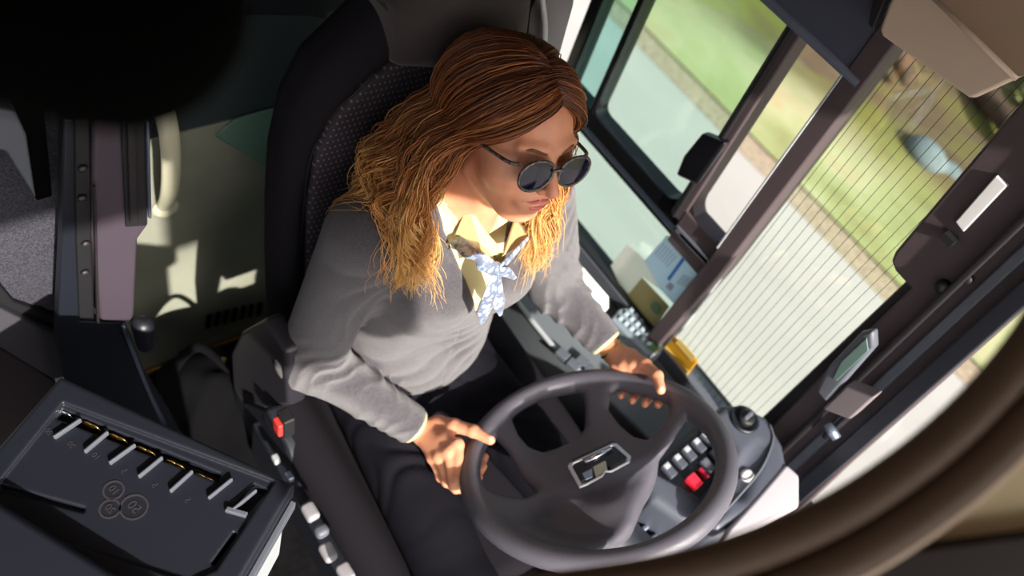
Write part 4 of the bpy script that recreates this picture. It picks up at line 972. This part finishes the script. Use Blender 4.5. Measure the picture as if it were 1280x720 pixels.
# hair: soft under-volume plus thousands of fine tapered strands
def hair_mat():
    m = bpy.data.materials.new('auburn_hair'); m.use_nodes = True; n = m.node_tree; b = n.nodes['Principled BSDF']
    a = n.nodes.new('ShaderNodeAttribute'); a.attribute_name = 'tone'; r = n.nodes.new('ShaderNodeValToRGB'); e = r.color_ramp.elements
    e[0].position = 0; e[0].color = C3(104, 60, 38); e[1].position = 1; e[1].color = C3(246, 205, 132)
    for p, c in ((.25, (150, 84, 48)), (.5, (196, 124, 68)), (.75, (232, 172, 98))): k = e.new(p); k.color = C3(*c)
    n.links.new(a.outputs['Fac'], r.inputs[0]); n.links.new(r.outputs[0], b.inputs['Base Color'])
    b.inputs['Roughness'].default_value = .42; b.inputs['Specular IOR Level'].default_value = .6
    t = n.nodes.new('ShaderNodeBsdfTranslucent'); n.links.new(r.outputs[0], t.inputs[0]); mx = n.nodes.new('ShaderNodeMixShader'); mx.inputs[0].default_value = .28
    n.links.new(b.outputs[0], mx.inputs[1]); n.links.new(t.outputs[0], mx.inputs[2]); n.links.new(mx.outputs[0], n.nodes['Material Output'].inputs[0]); return m
HMAT = hair_mat()
def capf(P):
    d = ell(P, (0, -.016, .032), (.077, .095, .078)); d = smax(d, P[:, 1] - .042 - .25 * np.clip(P[:, 2] - .03, 0, .1) + .9 * np.clip(.06 - P[:, 2], 0, 1) , .01)
    return smin(d, smax(ell(P, (0, -.055, -.03), (.075, .05, .09)), P[:, 1] + .01, .01), .03)
hm('hair_underlayer', capf, (-.11, -.14, -.14), (.11, .11, .15), .004, mat('hair_root', C3(92, 52, 32), .7, bump=(300, .6), stretch=(1, 1, .2)))
EC = np.array([0, -.014, .031]); ER = np.array([.080, .098, .080])
def clothes(P):
    return smin(torso(P.astype(f4)), sleeves(P.astype(f4)), .02)
strands = []; tones = []; rad = []
NP = 34
def lock(side, s, layer, nst, L, dx, dy, seed):
    rg = np.random.default_rng(seed)
    y0 = .066 - .145 * s; x0 = .010
    phe = math.radians(74 + 104 * s ** .9) + rg.normal(0, .05)
    off = .004 + .012 * layer + rg.uniform(0, .006)
    ph1, ph2 = rg.uniform(0, 6.28, 2); fr = rg.uniform(2.5, 3.7) ; amp = rg.uniform(.008, .014)
    ze = -.02
    end = np.array([side * math.sin(phe) * (ER[0] + off + .004), EC[1] + math.cos(phe) * (ER[1] + off), ze])
    st = np.array([x0, y0, 0.]); q = (st - EC) / ER; st[2] = EC[2] + ER[2] * math.sqrt(max(.02, 1 - q[0] ** 2 - q[1] ** 2))
    tone0 = rg.normal(.03, .13)
    for k in range(nst):
        j = rg.normal(0, 1, 3); sp = rg.uniform(0, 1)
        s0 = st + np.array([side * rg.uniform(-.002, .006), rg.normal(0, .006), 0]); e0 = end + rg.normal(0, .0038, 3)
        t1 = np.linspace(0, 1, 12)[:, None]; A = s0 + (e0 - s0) * t1
        dv = (A - EC) / ER; nr = np.linalg.norm(dv, axis=1)[:, None]; rr = 1 + (off * .6 + .002 * j[0]) * np.sin(np.pi * np.clip(t1 * .8 + .05, 0, 1)) / .09
        sag = np.where(t1 > .0, 1, 1); A = EC + dv / nr * ER * (rr * (1 - t1) + t1 * np.maximum(nr, rr))
        Ls = L * rg.uniform(.82, 1.06); m_ = NP - 12; t2 = np.linspace(0, 1, m_ + 1)[1:, None]
        dn = np.array([0, 0, -1.]) @ HM                     # gravity in head axes
        tgt = A[-1] + dn * Ls + np.array([side * dx, dy, 0]) + rg.normal(0, .003, 3)
        Bq = A[-1] * (1 - t2) + tgt * t2 + np.array([side, .0, 0]) * np.sin(np.pi * t2) * (.030 if side < 0 else .004)
        Pp = np.vstack([A, Bq]); tt = np.linspace(0, 1, NP)
        am = amp * np.clip((tt - .22) / .35, 0, 1) * (.8 + .3 * sp)
        W = np.stack([np.sin(2 * np.pi * fr * tt + ph1 + .10 * j[1]), np.cos(2 * np.pi * fr * tt + ph2 + .10 * j[2]), .4 * np.sin(2 * np.pi * fr * .7 * tt + ph1)], 1) * am[:, None]
        cl = rg.normal(0, 1, 3) * .0021; Pp = Pp + W + cl * np.sin(np.pi * np.clip(tt * 1.2, 0, 1))[:, None]
        # curl at the tip
        tp = np.clip((tt - .85) / .15, 0, 1)[:, None] ** 2; Pp = Pp + tp * rg.normal(0, .008, 3)
        strands.append(HC + Pp @ HM.T); tones.append(np.clip(-.02 + .95 * tt ** .8 + tone0 + rg.normal(0, .11) + .12 * (j[0] > 1.2), 0, 1)); rad.append(rg.uniform(.0007, .0013))
sd = 0
for side in (-1, 1):
    for layer, cnt in ((0, 68), (1, 68), (2, 56)):
        for i in range(cnt):
            s = (i + .5) / cnt; s = s ** (1.0)
            front = max(0, 1 - s * 2.2)
            if side < 0: L = .20 + .05 * (1 - s) ; dx = .015 + .04 * math.sin(math.pi * min(1, s * 1.3)); dy = .055 * front - .025 * s
            else: L = .25 - .04 * s; dx = -.012 + .015 * math.sin(math.pi * s); dy = .055 * front - .01 * s
            sd += 1; lock(side, s, layer, 20, L + random.uniform(-.03, .02), dx + random.uniform(-.008, .012), dy + random.uniform(-.012, .012), 1000 + sd)
SA = np.array(strands)                                     # (N, NP, 3)
P = SA.reshape(-1, 3)
for it in range(3):                                        # lift strands that would sink into the clothes or the face
    for fn, gap in ((clothes, .006), (headf, .003)):
        d = ev(fn, P.astype(f4)); bad = d < gap; Q = P[bad]
        if len(Q):
            e = 2e-3; g = np.stack([ev(fn, (Q + np.eye(3)[k] * e).astype(f4)) - ev(fn, (Q - np.eye(3)[k] * e).astype(f4)) for k in range(3)], 1)
            g /= np.linalg.norm(g, axis=1)[:, None] + 1e-9; P[bad] = Q + g * (gap - d[bad])[:, None]
SA = P.reshape(SA.shape)
for _ in range(1): SA[:, 1:-1] = .25 * SA[:, :-2] + .5 * SA[:, 1:-1] + .25 * SA[:, 2:]
keep = np.linalg.norm(np.diff(SA, axis=1), axis=2)[:, 15:].max(1) < .028; keep &= np.linalg.norm(np.diff(SA, 2, axis=1), axis=2)[:, 16:].max(1) < .0150; SA = SA[keep]; tones = np.array(tones)[keep]; rad = np.array(rad)[keep]
N = len(SA); Tn = np.gradient(SA, axis=1); Tn /= np.linalg.norm(Tn, axis=2)[..., None] + 1e-9
rv = rng.normal(size=(N, 1, 3)); Uq = np.cross(Tn, rv); Uq /= np.linalg.norm(Uq, axis=2)[..., None] + 1e-9; Vq = np.cross(Tn, Uq)
tt = np.linspace(0, 1, NP); pr_ = (np.array(rad)[:, None] * (1 - .75 * tt ** 3)[None, :])[..., None]
VV = np.stack([SA + pr_ * (math.cos(a) * Uq + math.sin(a) * Vq) for a in (0, 2.094, 4.189)], 2)  # N,NP,3,3
V = VV.reshape(-1, 3); ii = np.arange(N)[:, None, None] * NP * 3 + np.arange(NP - 1)[None, :, None] * 3; kk = np.arange(3)[None, None, :]
Q = np.stack([ii + kk, ii + (kk + 1) % 3, ii + 3 + (kk + 1) % 3, ii + 3 + kk], -1).reshape(-1, 4)
ho = link('hair', V, Q, HMAT, person, smooth=True)
at_ = ho.data.attributes.new('tone', 'FLOAT', 'POINT'); at_.data.foreach_set('value', np.repeat(np.array(tones).reshape(-1), 3).astype(np.float32))

# ------------------------------------------------------------------ close surroundings of the viewpoint
def curve3(pts, n=8): return smooth_path([at(x, y, d) for x, y, d in pts], n)
orl = empty('curved_mirror_rim', at(1130, 620, .46), 'large blurred brown curved mirror rim sweeping across the lower right corner', 'mirror rim')  # rim of the interior mirror in which the whole view is seen
EDGE = [(560, 735), (700, 716), (860, 688), (1000, 638), (1110, 572), (1200, 495), (1275, 405), (1330, 300), (1365, 180), (1380, 0), (1380, -250)]
def off(k, d):
    E_ = np.array(EDGE, float); t = np.gradient(E_, axis=0); t /= np.linalg.norm(t, axis=1)[:, None]; n_ = np.stack([-t[:, 1], t[:, 0]], 1)
    q = E_ + n_ * np.array(k).reshape(-1, 1) if hasattr(k, '__len__') else E_ + n_ * k
    return smooth_path([at(x, y, d - .004 * i) for i, (x, y) in enumerate(q)], 8)
MB().tube(off(24, .52), .0125, 20).build('inner_rim', M['rim_brown'], orl, smooth=True)
MB().tube(off(54, .525), .0065, 12).build('rim_gasket', M['black'], orl, smooth=True)
MB().tube(off(80, .52), .0128, 20).build('outer_rim', M['rim_brown'], orl, smooth=True)
MB().tube(off(106, .52), .004, 10).build('edge_trim', M['beige'], orl, smooth=True)
pb = MB().prism([at(x, y, .53) for x, y in [(980, 720), (1080, 690), (1180, 625), (1260, 545), (1390, 400), (1400, 655), (1280, 669), (1090, 690), (1000, 760)][:4] + [(1420, 380), (1560, 150), (1620, 630), (1280, 669), (1090, 691), (1000, 760)]], -.03 * BK)
tag(pb.build('beige_corner_panel', mat('warm_beige', C3(218, 202, 164), .7, bump=(400, .1)), None, .003), 'pale beige panel below the blurred brown mirror rim', 'panel')
db = MB().prism([at(x, y, .515) for x, y in [(1020, 745), (1092, 694), (1285, 668), (1620, 630), (1620, 800), (1000, 800)]], -.012 * BK)
tag(db.build('brown_corner_panel', M['dark_brown'], None, .003), 'dark brown panel in the extreme lower right corner', 'panel')
RB_ = np.stack([RT, UP, BK], 1)
def blob(P):
    d = ell(P, at(140, -10, .26), (.042, .043, .035), RB_); return smin(d, ell(P, at(20, 20, .26), (.04, .028, .035), RB_), .012)
mh = empty('mirror_housing', at(110, 10, .26), 'large black rounded out-of-focus mirror housing at the top left', 'mirror')
b0 = at(120, 0, .26)
sdf_obj('housing', blob, b0 - .12, b0 + .12, .003, M['black'], mh)
MB().tube([b0, b0 + np.array([0, -.02, .12]), np.array([b0[0], b0[1] - .03, 2.13])], .01, 10).build('mount_arm', M['black'], mh, smooth=True)
print('scene built', len(bpy.data.objects))
